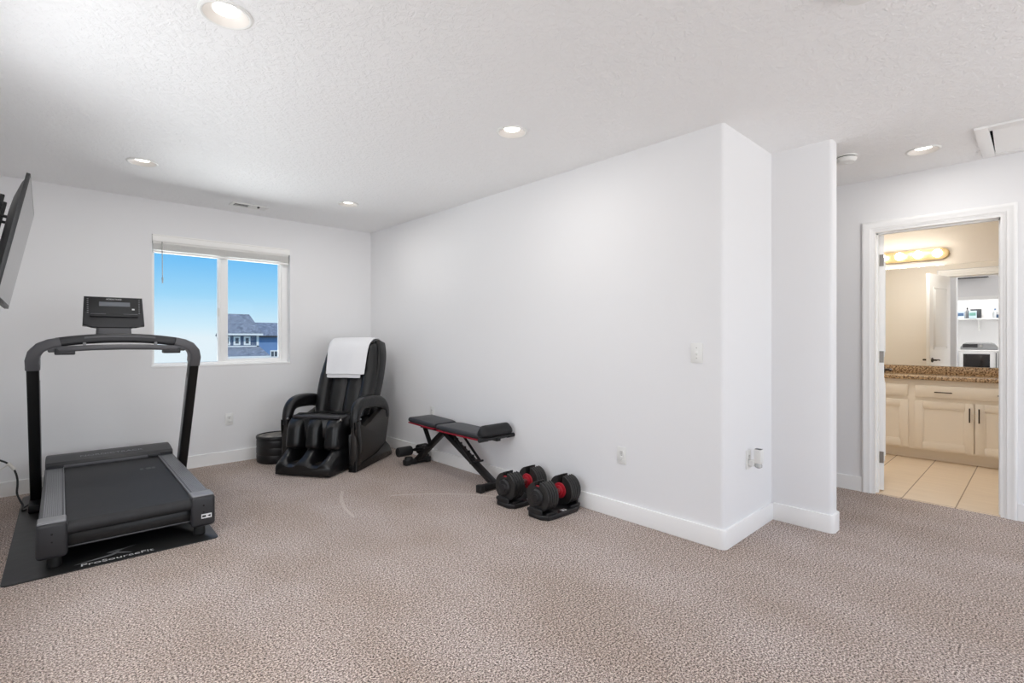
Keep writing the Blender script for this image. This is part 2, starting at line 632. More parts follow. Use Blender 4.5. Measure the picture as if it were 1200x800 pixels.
def lettering(name, text, size, m, parent, loc, rot, sx=1.0, depth=0.0008):
    cu = bpy.data.curves.new(name, 'FONT')
    cu.body = text
    cu.size = size
    cu.align_x = 'CENTER'
    cu.align_y = 'CENTER'
    cu.extrude = depth
    tmp = bpy.data.objects.new(name + '_src', cu)
    C.objects.link(tmp)
    dg = bpy.context.evaluated_depsgraph_get()
    me = bpy.data.meshes.new_from_object(tmp.evaluated_get(dg))
    bpy.data.objects.remove(tmp)
    me.materials.clear()
    me.materials.append(m)
    for v in me.vertices:
        v.co.x *= sx
    o = bpy.data.objects.new(name, me)
    C.objects.link(o)
    o.parent = parent
    o.location = loc
    o.rotation_euler = rot
    return o

def smooth(a, b, x):
    t = max(0.0, min(1.0, (x - a) / (b - a)))
    return t * t * (3 - 2 * t)

# ------------------------------------------------------------------ the room shell
H = 2.44
XR, YB, XL = 2.845, 5.44, -0.26
YE = 1.258               # face of the return wall
XW, YW, XW2 = 3.575, 0.905, 3.69
XD, XD2 = 4.73, 4.845
YR = -2.6
XM = 6.85                # bathroom wall with the mirror

bm = NB(); box(bm, -0.4, XD + 0.012, YR - 0.1, YB + 0.15, -0.12, 0.0)
struct('floor', bm, M['carpet'], 'speckled taupe wall to wall carpet with vacuum strokes', 'carpet floor')
bm = NB(); box(bm, XD + 0.012, XM + 0.1, -0.9, 1.85, -0.12, -0.002)
struct('floor_bathroom', bm, M['tile'], 'beige tiled bathroom floor beyond the doorway', 'tile floor')
bm = NB(); box(bm, -2.2, -0.4, 0.0, 2.0, -0.12, 0.0)
struct('floor_laundry', bm, M['plastic'], 'pale laundry closet floor seen in the mirror', 'floor')

# ceiling with real openings for the lamps and the attic hatch gap
LIGHTS = [(0.52, 2.138), (2.06, 2.186), (0.531, 4.339), (2.074, 4.398), (4.225, 0.549)]
HOLE = 0.079
def ring_edges(bm, pts):
    v = [bm.verts.new(p) for p in pts]
    return [bm.edges.new((v[i], v[(i + 1) % len(v)])) for i in range(len(v))]
bm = NB()
es = ring_edges(bm, [(-2.25, YR - 0.1, H), (XM + 0.1, YR - 0.1, H), (XM + 0.1, YB + 0.15, H), (-2.25, YB + 0.15, H)])
for x, y in LIGHTS:
    es += ring_edges(bm, [(x + HOLE * math.cos(2 * PI * k / 40), y + HOLE * math.sin(2 * PI * k / 40), H) for k in range(40)])
es += ring_edges(bm, [(4.08, 0.185, H), (4.61, 0.185, H), (4.61, 0.228, H), (4.08, 0.228, H)][::-1])
bmesh.ops.triangle_fill(bm, use_beauty=True, use_dissolve=False, edges=es)
struct('ceiling', bm, M['ceiling'], 'white knockdown textured ceiling', 'ceiling', smooth=False)
bm = NB(); box(bm, -2.3, XM + 0.2, YR - 0.2, YB + 0.2, H + 0.3, H + 0.4)
struct('ceiling_attic', bm, M['void'], 'dark attic space above the ceiling', 'attic')

# back wall with window opening
WX0, WX1, WZ0, WZ1 = 0.732, 1.922, 0.945, 2.135
bm = NB()
T = YB + 0.15
box(bm, -0.4, WX0, YB, T, 0, H); box(bm, WX1, 3.0, YB, T, 0, H)
box(bm, WX0, WX1, YB, T, 0, WZ0); box(bm, WX0, WX1, YB, T, WZ1, H)
struct('wall_back', bm, M['wall'], 'white back wall with the window', 'wall')
bm = NB()
vbox(bm, XR, XW + 0.05, YE, YB + 0.15, 0, H, 0.022, [(-1, -1)])
struct('wall_right', bm, M['wall'], 'long white side wall ending in a rounded outside corner', 'wall')
bm = NB()
vbox(bm, XW, XW2, YW, 4.2, 0, H, 0.02, [(-1, -1), (1, -1)])
struct('wall_hall', bm, M['wall'], 'white wall end standing beside the hallway', 'wall')
# left wall with laundry closet opening
LY0, LY1, LZ = 0.42, 1.56, 1.995
bm = NB()
SY0, SY1, SZ0, SZ1 = 1.75, 3.08, 0.48, 2.18  # opening added in the wall for the side fill light
box(bm, XL - 0.12, XL, LY1, SY0, 0, H); box(bm, XL - 0.12, XL, SY1, YB + 0.15, 0, H); box(bm, XL - 0.12, XL, SY0, SY1, 0, SZ0); box(bm, XL - 0.12, XL, SY0, SY1, SZ1, H); box(bm, XL - 0.12, XL, YR, LY0, 0, H)
box(bm, XL - 0.12, XL, LY0, LY1, LZ, H)
struct('wall_left', bm, M['wall'], 'white side wall behind the television', 'wall')
bm = NB()
box(bm, -2.1, -1.98, 0.1, 1.9, 0, H); box(bm, -2.1, XL - 0.12, 0.1, 0.22, 0, H); box(bm, -2.1, XL - 0.12, 1.78, 1.9, 0, H)
struct('wall_laundry', bm, M['wall'], 'white laundry closet walls seen in the mirror', 'wall')
# door wall
DY0, DY1, DZ = 0.19, 0.925, 2.045
bm = NB()
box(bm, XD, XD2, DY1, 4.2, 0, H); box(bm, XD, XD2, YR, DY0, 0, H); box(bm, XD, XD2, DY0, DY1, DZ, H)
struct('wall_door', bm, M['wall'], 'white hallway wall around the bathroom doorway', 'wall')
bm = NB(); box(bm, XW2, XD, 4.1, 4.2, 0, H)
struct('wall_hall_end', bm, M['wall'], 'white wall closing the hallway', 'wall')
# rear wall, its wide opening added for the rear fill light
bm = NB()
box(bm, XL - 0.1, 0.35, YR - 0.1, YR, 0, H); box(bm, 4.05, XD + 0.1, YR - 0.1, YR, 0, H)
box(bm, 0.35, 4.05, YR - 0.1, YR, 0, 0.28); box(bm, 0.35, 4.05, YR - 0.1, YR, 2.22, H)
struct('wall_rear', bm, M['wall'], 'white wall behind the photographer with an added wide opening', 'wall')
# bathroom
bm = NB()
box(bm, XM, XM + 0.1, -0.9, 1.85, 0, H); box(bm, XD2, XM, 1.75, 1.85, 0, H); box(bm, XD2, XM, -0.9, -0.8, 0, H)
box(bm, XD2, XD2 + 0.012, DY1 + 0.08, 1.75, 0, H); box(bm, XD2, XD2 + 0.012, -0.8, DY0 - 0.08, 0, H); box(bm, XD2, XD2 + 0.012, DY0 - 0.08, DY1 + 0.08, DZ + 0.075, H)
struct('wall_bathroom', bm, M['bath_wall'], 'cream painted bathroom walls', 'wall')

# baseboards
BH, BT = 0.112, 0.014
def baseboard(name, label, pieces):
    bm = NB()
    for (x0, x1, y0, y1, corners) in pieces:
        if corners: vbox(bm, x0, x1, y0, y1, 0, BH, 0.03, corners)
        else: box(bm, x0, x1, y0, y1, 0, BH)
    struct(name, bm, M['trim'], label, 'baseboard')
baseboard('baseboard_back', 'white baseboard along the window wall', [(XL, XR, YB - BT, YB, None)])
def arc(cx, cy, r, a0, a1, n=5):
    return [(cx + r * math.cos(R(a0 + (a1 - a0) * k / n)), cy + r * math.sin(R(a0 + (a1 - a0) * k / n))) for k in range(n + 1)]
def polyboard(name, label, pts):
    bm = NB(); prism(bm, [(x, y, 0) for x, y in pts], (0, 0, BH), 0.003, 2)
    struct(name, bm, M['trim'], label, 'baseboard')
polyboard('baseboard_right', 'white baseboard along the long wall and its return',
    [(XR - BT, YB - BT)] + arc(XR - BT + 0.03, YE - BT + 0.03, 0.03, 180, 270) + [(XW - BT, YE - BT), (XW - BT, YE + 0.03), (XR + 0.03, YE + 0.03), (XR + 0.03, YB - BT)])
polyboard('baseboard_hall', 'white baseboard wrapping the wall end beside the hallway',
    [(XW - BT, YE - BT)] + arc(XW - BT + 0.03, YW - BT + 0.03, 0.03, 180, 270) + arc(XW2 + BT - 0.03, YW - BT + 0.03, 0.03, 270, 360) + [(XW2 + BT, 4.1), (XW2 - 0.03, 4.1), (XW2 - 0.03, YE - BT)])
baseboard('baseboard_door', 'white baseboard beside the bathroom doorway', [(XD - BT, XD, DY1 + 0.065, 4.1, None), (XD - BT, XD, YR, DY0 - 0.065, None)])
baseboard('baseboard_left', 'white baseboard under the television wall', [(XL, XL + BT, LY1 + 0.06, YB - BT, None)])

# door casing (hall side and bathroom side) with stepped profile, jambs and head
def casing(bm, X, s):
    """moulded casing mitred round the opening; s = -1: stands proud toward -X"""
    prof = [(0.0, 0.0), (0.0, 0.009), (0.010, 0.0105), (0.014, 0.0145), (0.040, 0.0155), (0.046, 0.019), (0.060, 0.019), (0.064, 0.016), (0.064, 0.0)]
    rings = []
    for path in ((DY1, 0.0, 1, 0), (DY1, DZ, 1, 1), (DY0, DZ, -1, 1), (DY0, 0.0, -1, 0)):
        y, z, sy, sz = path
        rings.append([Vector((X + s * t, y + sy * o, z + sz * o)) for o, t in prof])
    loft(bm, rings)
bm = NB(); casing(bm, XD, -1); casing(bm, XD2 + 0.012, 1)
J = 0.018
box(bm, XD - 0.004, XD2 + 0.016, DY1 - J, DY1 + 0.003, 0, DZ + 0.0015); box(bm, XD - 0.004, XD2 + 0.016, DY0 - 0.003, DY0 + J, 0, DZ + 0.0015)
box(bm, XD - 0.004, XD2 + 0.016, DY0 + J, DY1 - J, DZ - J, DZ + 0.0015)
# door stop
box(bm, XD + 0.05, XD + 0.085, DY1 - J - 0.011, DY1 - J, 0, DZ - J); box(bm, XD + 0.05, XD + 0.085, DY0 + J, DY0 + J + 0.011, 0, DZ - J)
box(bm, XD + 0.05, XD + 0.085, DY0 + J, DY1 - J, DZ - J - 0.011, DZ - J)
struct('trim_1', bm, M['trim'], 'white casing and jamb around the bathroom doorway', 'door frame')
bm = NB(); box(bm, XD + 0.004, XD + 0.03, DY0 + J, DY1 - J, -0.001, 0.003, 0.001)
struct('trim_2', bm, M['tile'], 'narrow carpet edge strip in the bathroom doorway', 'threshold')
# laundry opening casing
bm = NB()
for x0, x1 in ((XL, XL + 0.015),):
    box(bm, x0, x1, LY0 - 0.06, LY0, 0, LZ + 0.06); box(bm, x0, x1, LY1, LY1 + 0.06, 0, LZ + 0.06); box(bm, x0, x1, LY0 - 0.06, LY1 + 0.06, LZ, LZ + 0.06)
struct('trim_3', bm, M['trim'], 'white casing around the laundry closet seen in the mirror', 'door frame')

# bathroom door leaf, opened into the bathroom, hinged on the far jamb
door = thing('door_1', 'white panelled bathroom door standing open, seen on edge and in the mirror', 'door', (XD2 - 0.012, DY1 - J - 0.002, 0), R(10.5))
door['kind'] = 'structure'
bm = NB()
DW = 0.70
box(bm, 0.0, DW, -0.036, 0.0, 0.012, 2.022, 0.002)
obj('leaf', bm, M['trim'], door)
bm = NB()
def raised(bm, x0, x1, z0, z1, y, s):
    d = 0.012
    for (i, a) in ((0.0, 0.006), (0.035, 0.010)):
        ya, yb = sorted((y, y + s * a))
        if i == 0.0:
            box(bm, x0, x0 + 0.018, ya, yb, z0, z1, 0.002); box(bm, x1 - 0.018, x1, ya, yb, z0, z1, 0.002)
            box(bm, x0 + 0.017, x1 - 0.017, ya, yb - 0.0004, z0 + 0.0004, z0 + 0.018, 0.002); box(bm, x0 + 0.017, x1 - 0.017, ya, yb - 0.0004, z1 - 0.018, z1 - 0.0004, 0.002)
        else:
            box(bm, x0 + i, x1 - i, ya - 0.001, yb - 0.003, z0 + i, z1 - i, 0.002)
for (z0, z1) in ((0.22, 0.86), (1.06, 1.86)):
    for (x0, x1) in ((0.12, DW - 0.12),):
        raised(bm, x0, x1, z0, z1, 0.0, 1); raised(bm, x0, x1, z0, z1, -0.036, -1)
obj('panel_moulding', bm, M['trim'], door)
for z in (0.27, 1.06, 1.82):
    bm = NB()
    cyl(bm, (-0.004, 0.001, z - 0.045), (-0.004, 0.001, z + 0.045), 0.007, 12)
    box(bm, -0.0025, -0.0005, -0.034, 0.0, z - 0.045, z + 0.045)
    box(bm, -0.036, -0.004, 0.0005, 0.003, z - 0.045, z + 0.045)
    for dz in (-0.03, 0.0, 0.03):
        cyl(bm, (-0.0035, -0.018, z + dz), (-0.0005, -0.018, z + dz), 0.004, 8)
    o = obj('hinge', bm, M['nickel'], door)
    o['label'] = 'grey metal door hinge'
for s in (1, -1):
    y0 = 0.0 if s > 0 else -0.036
    bm = NB()
    cyl(bm, (DW - 0.065, y0, 0.93), (DW - 0.065, y0 + s * 0.012, 0.93), 0.03, 20, bev=0.004)
    cyl(bm, (DW - 0.065, y0 + s * 0.01, 0.93), (DW - 0.065, y0 + s * 0.05, 0.93), 0.011, 12)
    tube(bm, cat_path([(DW - 0.06, y0 + s * 0.05, 0.93), (DW - 0.12, y0 + s * 0.052, 0.932), (DW - 0.175, y0 + s * 0.046, 0.926)], 4), 0.009, 10)
    o = obj('door_handle', bm, M['bronze'], door)
    o['label'] = 'dark lever handle'

# window: vinyl slider set in the drywall opening
win = thing('window_1', 'white two pane sliding window with a raised blind', 'window', (0, 0, 0))
win['kind'] = 'structure'
YF = YB + 0.09
bm = NB()
fw = 0.028
for (x0, x1, z0, z1) in ((WX0 - 0.006, WX0 + fw, WZ0 - 0.006, WZ1), (WX1 - 0.06, WX1 + 0.006, WZ0 - 0.006, WZ1), (WX0, WX1, WZ0 - 0.006, WZ0 + 0.035), (WX0, WX1, WZ1 - 0.04, WZ1 + 0.006)):
    up_ = 0.0012 if z1 - z0 > 0.5 else 0.0
    box(bm, x0, x1, YF - 0.02 - up_, YF + 0.05, z0 - up_, z1 + up_, 0.003)
obj('window_frame', bm, M['trim'], win)
bm = NB(); box(bm, 1.272, 1.345, YF - 0.012, YF + 0.04, WZ0 + 0.03, WZ1 - 0.03, 0.004)
box(bm, 1.292, 1.3, YF - 0.016, YF - 0.01, WZ0 + 0.05, WZ1 - 0.05, 0.002)
obj('meeting_stile', bm, M['trim'], win)
bm = NB()
for (x0, x1, z0, z1) in ((1.335, 1.36, 0.98, 2.1), (1.837, 1.866, 0.98, 2.1), (1.335, 1.866, 0.975, 1.005), (1.335, 1.866, 2.07, 2.1)):
    up_ = 0.0012 if z1 - z0 > 0.5 else 0.0
    box(bm, x0, x1, YF - 0.004 - up_, YF + 0.03 + up_, z0 - 0.006 * (up_ > 0), z1, 0.003)
obj('sliding_sash', bm, M['trim'], win)
bm = NB(); box(bm, 1.262, 1.282, YF - 0.03, YF - 0.012, 1.42, 1.50, 0.004)
obj('sash_latch', bm, M['plastic'], win)
bm = NB(); box(bm, WX0 + 0.02, 1.29, YF + 0.028, YF + 0.032, WZ0 + 0.03, WZ1 - 0.03)
obj('window_pane', bm, M['glass'], win, smooth=False)
bm = NB(); box(bm, 1.345, 1.85, YF + 0.012, YF + 0.016, WZ0 + 0.03, WZ1 - 0.03)
obj('window_pane', bm, M['glass'], win, smooth=False)
bm = NB(); box(bm, WX0 - 0.003, WX1 + 0.003, YB - 0.004, YF + 0.0, WZ0 - 0.004, WZ0 + 0.012, 0.003)
obj('window_sill', bm, M['trim'], win)

# ------------------------------------------------------------------ recessed lamps
def recessed(loc, label):
    t = thing('recessed_ceiling_light', label, 'ceiling light', (loc[0], loc[1], H), 0, 'recessed ceiling lights')
    bm = NB()
    pr = [(0.078, 0.0), (0.079, -0.005), (0.085, -0.007), (0.092, -0.004), (0.0935, 0.0)]
    n = 40
    loft(bm, [[Vector((r * math.cos(2 * PI * k / n), r * math.sin(2 * PI * k / n), z)) for k in range(n)] for r, z in pr + [pr[0]]], cap=False)
    obj('trim_ring', bm, M['plastic'], t)
    bm = NB()
    loft(bm, [[Vector((r * math.cos(2 * PI * k / n), r * math.sin(2 * PI * k / n), z)) for k in range(n)] for r, z in ((0.0785, -0.005), (0.072, 0.0), (0.052, 0.012), (0.045, 0.017))], cap=False)
    obj('baffle', bm, M['baffle'], t)
    bm = NB()
    lathe(bm, [(0.0525, 0.05), (0.04, 0.046), (0.0, 0.044)][::-1] if False else [(0.0455, 0.026), (0.0455, 0.016), (0.04, 0.014), (0.006, 0.013)], n)
    obj('lens', bm, M['lens'], t)
    return t
for k, (x, y) in enumerate(LIGHTS):
    dl = bpy.data.lights.new('recessed_lamp', 'AREA')
    dl.shape = 'DISK'; dl.size = 0.145
    dl.energy = HALL_W if k == 4 else CAN_W
    dl.color = (1.0, 0.975, 0.94)
    do = bpy.data.objects.new('recessed_lamp', dl)
    do.location = (x, y, H - 0.009)
    C.objects.link(do)
RL = ['round recessed ceiling light nearest the camera, at the top left', 'round recessed ceiling light in front of the long wall',
      'round recessed ceiling light above the treadmill', 'round recessed ceiling light near the far corner, right of the vent',
      'round recessed ceiling light in the hallway by the bathroom door']
r0 = recessed(LIGHTS[0], RL[0])
for p, l in list(zip(LIGHTS, RL))[1:]:
    copy_tree(r0, (p[0], p[1], H), None, l)

# ceiling vent over the window
v = thing('ceiling_vent', 'white ceiling air register above the window with dark open louvres', 'air vent', (1.43, 5.09, H), R(0))
bm = NB()
for (x0, x1, y0, y1) in ((-0.1305, 0.1305, -0.07, -0.05), (-0.1305, 0.1305, 0.05, 0.07), (-0.155, -0.13, -0.07, 0.07), (0.13, 0.155, -0.07, 0.07), (-0.006, 0.006, -0.0505, 0.0505)):
    box(bm, x0, x1, y0, y1, -0.009, 0.0, 0.002)
obj('frame', bm, M['plastic'], v)
bm = NB(); box(bm, -0.132, 0.132, -0.052, 0.052, -0.0015, -0.0005)
obj('duct_opening', bm, M['dark_slot'], v)
bm = NB()
for k in range(7):
    y = -0.042 + k * 0.014
    for (x0, x1, tilt) in ((-0.131, -0.005, 13), (0.005, 0.131, -35)):
        mtx = Matrix.Translation((0, y, -0.005)) @ Matrix.Rotation(R(tilt), 4, 'X')
        box(bm, x0, x1, -0.0075, 0.0075, -0.0004, 0.0004, mtx=mtx)
obj('louvres', bm, M['plastic'], v)
bm = NB(); box(bm, 0.06, 0.075, -0.06, -0.03, -0.02, -0.004, 0.002)
obj('damper_lever', bm, M['dark_slot'], v)

# return grille high on the left wall, seen only in the mirror
v = thing('ceiling_return_grille', 'long grey ceiling grille reflected in the bathroom mirror', 'air vent', (XL + 0.09, 1.08, H))
bm = NB(); box(bm, -0.07, 0.07, -0.30, 0.30, -0.012, 0.0, 0.003)
obj('frame', bm, M['grey'], v)
bm = NB()
for k in range(6):
    box(bm, -0.055 + k * 0.02, -0.045 + k * 0.02, -0.28, 0.28, -0.016, -0.011, 0.001)
obj('louvres', bm, M['dkgrey'], v)

def smoke(loc, label, grp):
    s = thing('smoke_detector', label, 'smoke detector', loc, 0, grp)
    bm = NB(); lathe(bm, [(0.0, 0.0), (0.066, 0.0), (0.066, -0.008), (0.0, -0.0085)][::-1], 28)
    obj('mounting_plate', bm, M['plastic'], s)
    bm = NB(); lathe(bm, [(0.005, -0.011), (0.055, -0.011), (0.064, -0.016), (0.063, -0.028), (0.052, -0.041), (0.03, -0.045), (0.004, -0.046)], 28)
    obj('housing', bm, M['plastic'], s)
    bm = NB(); lathe(bm, [(0.056, -0.0085), (0.056, -0.011)], 28)
    obj('air_gap', bm, M['dark_slot'], s)
    bm = NB(); lathe(bm, [(0.013, -0.044), (0.012, -0.049), (0.002, -0.05)], 16)
    obj('test_button', bm, M['plastic'], s)
    return s
s0 = smoke((3.99, 0.93, H), 'white smoke detector on the hallway ceiling beside the wall end', 'smoke detectors')
copy_tree(s0, (2.085, 0.437, H), 0.4, 'white round smoke detector cut off by the top edge of the photo')

# attic hatch
h = thing('attic_hatch', 'white ceiling attic access panel sitting askew with a dark gap', 'attic hatch', (4.33, -0.06, H))
bm = NB()
for (x0, x1, y0, y1) in ((-0.327, 0.327, 0.288, 0.350), (-0.25, 0.283, -0.47, -0.41), (-0.327, -0.252, -0.47, 0.288), (0.284, 0.327, -0.47, 0.288)):
    box(bm, x0, x1, y0, y1, -0.014, 0.0, 0.002)
obj('hatch_frame', bm, M['trim'], h)
bm = NB()
prism(bm, [(-0.250, 0.273, -0.010), (0.281, 0.286, -0.010), (0.281, -0.405, -0.010), (-0.250, -0.405, -0.010)], (0, 0, 0.008))
obj('hatch_panel', bm, M['trim'], h)

# ------------------------------------------------------------------ switches and outlets
def plate(bm, wd=0.07, ht=0.115):
    box(bm, -wd / 2, wd / 2, -0.006, 0.0, -ht / 2, ht / 2, 0.003)
def outlet(loc, rotz, label):
    t = thing('wall_outlet', label, 'outlet', loc, rotz, 'wall outlets')
    bm = NB(); plate(bm); obj('cover_plate', bm, M['plastic'], t)
    for z in (0.021, -0.021):
        bm = NB(); cyl(bm, (0, -0.005, z), (0, -0.0085, z), 0.0165, 20, bev=0.001)
        rec = obj('receptacle', bm, M['plastic'], t)
        bm = NB()
        for x in (-0.006, 0.006): box(bm, x - 0.001, x + 0.001, -0.0092, -0.0084, z - 0.001, z + 0.008)
        cyl(bm, (0, -0.0084, z - 0.008), (0, -0.0092, z - 0.008), 0.0022, 8)
        obj('slots', bm, M['dark_slot'], rec)
    bm = NB(); cyl(bm, (0, -0.006, 0), (0, -0.0072, 0), 0.003, 8); obj('screw', bm, M['nickel'], t)
    return t
RX = R(-90)     # local -Y faces world -X
o0 = outlet((1.349, YB, 0.421), 0, 'white wall outlet under the window, left of the massage chair')
copy_tree(o0, (XR, 1.945, 0.424), RX, 'white wall outlet on the long wall, right of the dumbbells')
copy_tree(o0, (XR, 4.17, 0.47), RX, 'white wall outlet half hidden behind the weight bench')
copy_tree(o0, (3.185, YE, 0.46), 0, 'white wall outlet on the return wall carrying a plug-in')
t = thing('light_switch', 'white toggle light switch on the long wall near its corner', 'light switch', (XR, 1.418, 1.12), RX)
bm = NB(); plate(bm, 0.075, 0.118); obj('cover_plate', bm, M['plastic'], t)
bm = NB(); box(bm, -0.007, 0.007, -0.0075, -0.005, -0.014, 0.014, 0.001); obj('toggle_frame', bm, M['plastic'], t)
bm = NB(); box(bm, -0.004, 0.004, -0.018, -0.004, -0.005, 0.006, 0.001, mtx=Matrix.Rotation(R(24), 4, 'X')); obj('toggle', bm, M['plastic'], t)
for z in (0.03, -0.03):
    bm = NB(); cyl(bm, (0, -0.006, z), (0, -0.0072, z), 0.003, 8); obj('screw', bm, M['nickel'], t)

t = thing('plug_in_air_freshener', 'small white and clear plug-in device on the return wall outlet', 'air freshener', (3.19, YE - 0.0085, 0.45))
bm = NB(); box(bm, -0.022, 0.022, -0.034, 0.0, -0.024, 0.012, 0.006, 3); obj('plug_body', bm, M['plastic'], t)
bm = NB(); box(bm, -0.02, 0.024, -0.075, -0.03, -0.004, 0.082, 0.008, 3); obj('warmer_housing', bm, M['plastic'], t)
bm = NB(); lathe(bm, [(0.010, -0.034), (0.020, -0.028), (0.021, -0.012), (0.014, -0.002)], 16, (0.002, -0.052, 0)); obj('oil_bottle', bm, M['clear'], t)
bm = NB(); box(bm, -0.016, 0.02, -0.071, -0.034, 0.0815, 0.0835, 0.0008); obj('vent_top', bm, M['grey'], t)

# ------------------------------------------------------------------ blind
t = thing('window_blind', 'white horizontal blind raised to the top of the window', 'blind', (0, 0, 0))
bm = NB(); box(bm, WX0 + 0.003, WX1 - 0.003, YB - 0.012, YB + 0.004, 2.072, 2.132, 0.003); box(bm, WX0 + 0.003, WX1 - 0.003, YB - 0.016, YB, 2.122, 2.134, 0.004)
obj('valance', bm, M['blind'], t)
bm = NB(); box(bm, WX0 + 0.01, WX1 - 0.01, YB + 0.01, YB + 0.06, 2.06, 2.13, 0.003); obj('headrail', bm, M['blind'], t)
bm = NB()
for k in range(11):
    z = 2.064 - k * 0.0062
    box(bm, WX0 + 0.012, WX1 - 0.012, YB + 0.008, YB + 0.058, z - 0.0014, z + 0.0014)
obj('slats', bm, M['blind'], t)
bm = NB(); box(bm, WX0 + 0.012, WX1 - 0.012, YB + 0.008, YB + 0.058, 1.974, 1.994, 0.004); obj('bottom_rail', bm, M['blind'], t)
bm = NB()
tube(bm, [(0.808, YB - 0.004, 2.075), (0.809, YB - 0.006, 1.95), (0.811, YB - 0.006, 1.74)], 0.004, 8)
cyl(bm, (0.811, YB - 0.006, 1.75), (0.811, YB - 0.006, 1.70), 0.0075, 10, 0.005)
obj('tilt_wand', bm, M['clear'], t)
for x in (0.95, 1.32, 1.7):
    bm = NB(); tube(bm, [(x, YB + 0.004, 2.075), (x, YB + 0.004, 1.985)], 0.0015, 6); obj('lift_cord', bm, M['blind'], t)

# ------------------------------------------------------------------ exercise mat
MATR = R(-1.6)
mt = thing('exercise_mat', 'black rubber equipment mat with printed lettering under the treadmill', 'mat', (0.33, 3.445, 0.0), MATR)
bm = NB()
pr = []
W2, L2 = 0.467, 1.86
for sx, sy, a0 in ((1, 1, 0), (-1, 1, 90), (-1, 0, 180), (1, 0, 270)):
    cx, cy = sx * (W2 - 0.03), (L2 - 0.03 if sy else 0.03)
    for k in range(5):
        a = R(a0 + 90 * k / 4)
        pr.append((cx + 0.03 * math.cos(a), cy + 0.03 * math.sin(a), 0.0))
prism(bm, pr, (0, 0, 0.006), 0.002, 2)
obj('mat_sheet', bm, M['mat_rubber'], mt)
lettering('lettering', 'ProSourceFit', 0.050, M['white_print'], mt, (-0.012, 0.046, 0.0061), (0, 0, 0), 1.2, 0.0004)
# running figure mark
bm = NB()
def swoosh(bm, pts, wds):
    P = cat_path([(x, y, 0) for x, y in pts], 6)
    n = len(P)
    a, b = [], []
    for i, p in enumerate(P):
        t_ = (P[min(i + 1, n - 1)] - P[max(i - 1, 0)]).normalized()
        s_ = Vector((-t_.y, t_.x, 0))
        f = i / (n - 1) * (len(wds) - 1)
        k = min(int(f), len(wds) - 2)
        wd = wds[k] + (wds[k + 1] - wds[k]) * (f - k)
        a.append(p + s_ * wd); b.append(p - s_ * wd)
    va = [bm.verts.new(q + Vector((0, 0, 0.0064))) for q in a]
    vb = [bm.verts.new(q + Vector((0, 0, 0.0064))) for q in b]
    for i in range(n - 1):
        bm.faces.new((va[i], va[i + 1], vb[i + 1], vb[i]))
swoosh(bm, [(-0.16, 0.085), (-0.07, 0.105), (0.0, 0.125), (0.015, 0.15), (-0.02, 0.168)], [0.001, 0.008, 0.012, 0.008, 0.002])
swoosh(bm, [(0.085, 0.093), (0.055, 0.118), (0.02, 0.15), (0.05, 0.18), (0.115, 0.205)], [0.002, 0.007, 0.01, 0.007, 0.001])
swoosh(bm, [(-0.02, 0.168), (0.02, 0.182), (0.06, 0.186)], [0.002, 0.007, 0.002])
bmesh.ops.translate(bm, vec=(-0.035, -0.012, 0), verts=bm.verts[:])
obj('runner_mark', bm, M['ltgrey'], mt, smooth=False)

# ------------------------------------------------------------------ treadmill
tm = thing('treadmill', 'black and grey folding treadmill standing on the black mat', 'treadmill', (0.389, 3.5, 0.0065), R(-1.4))
bm = NB(); box(bm, -0.31, 0.31, 0.10, 1.55, 0.07, 0.20, 0.01)
for s in (-1, 1): box(bm, s * 0.36 - 0.03, s * 0.36 + 0.03, 0.1, 1.6, 0.06, 0.20, 0.008)
obj('deck_frame', bm, M['black'], tm)
# belt wraps the rear roller
bm = NB()
ring = []
r_ = 0.036
zc = 0.236 - r_
for k in range(11):
    a = R(90 + 180 * k / 10)
    ring.append((0.045 + r_ * math.cos(a), zc + r_ * math.sin(a)))
ring = [(1.56, 0.236)] + ring + [(1.56, zc - r_)]
loft(bm, [[Vector((x, y, z)) for y, z in ring] for x in (-0.283, 0.283)])
obj('running_belt', bm, M['belt'], tm)
bm = NB()
for yy in (1.05, 1.08):
    for j, wd in enumerate((0.018, 0.03, 0.02)):
        box(bm, 0.13 + j * 0.035, 0.13 + j * 0.035 + wd, yy, yy + 0.012, 0.2362, 0.2366)
obj('belt_print', bm, M['grey'], tm)
bm = NB(); box(bm, -0.285, 0.285, 0.05, 0.10, 0.09, 0.165, 0.012)
obj('rear_crossbar', bm, M['blackmetal'], tm)
bm = NB(); box(bm, -0.284, 0.284, 0.045, 0.052, 0.094, 0.099, 0.001)
obj('rear_edge_strip', bm, M['grey'], tm)
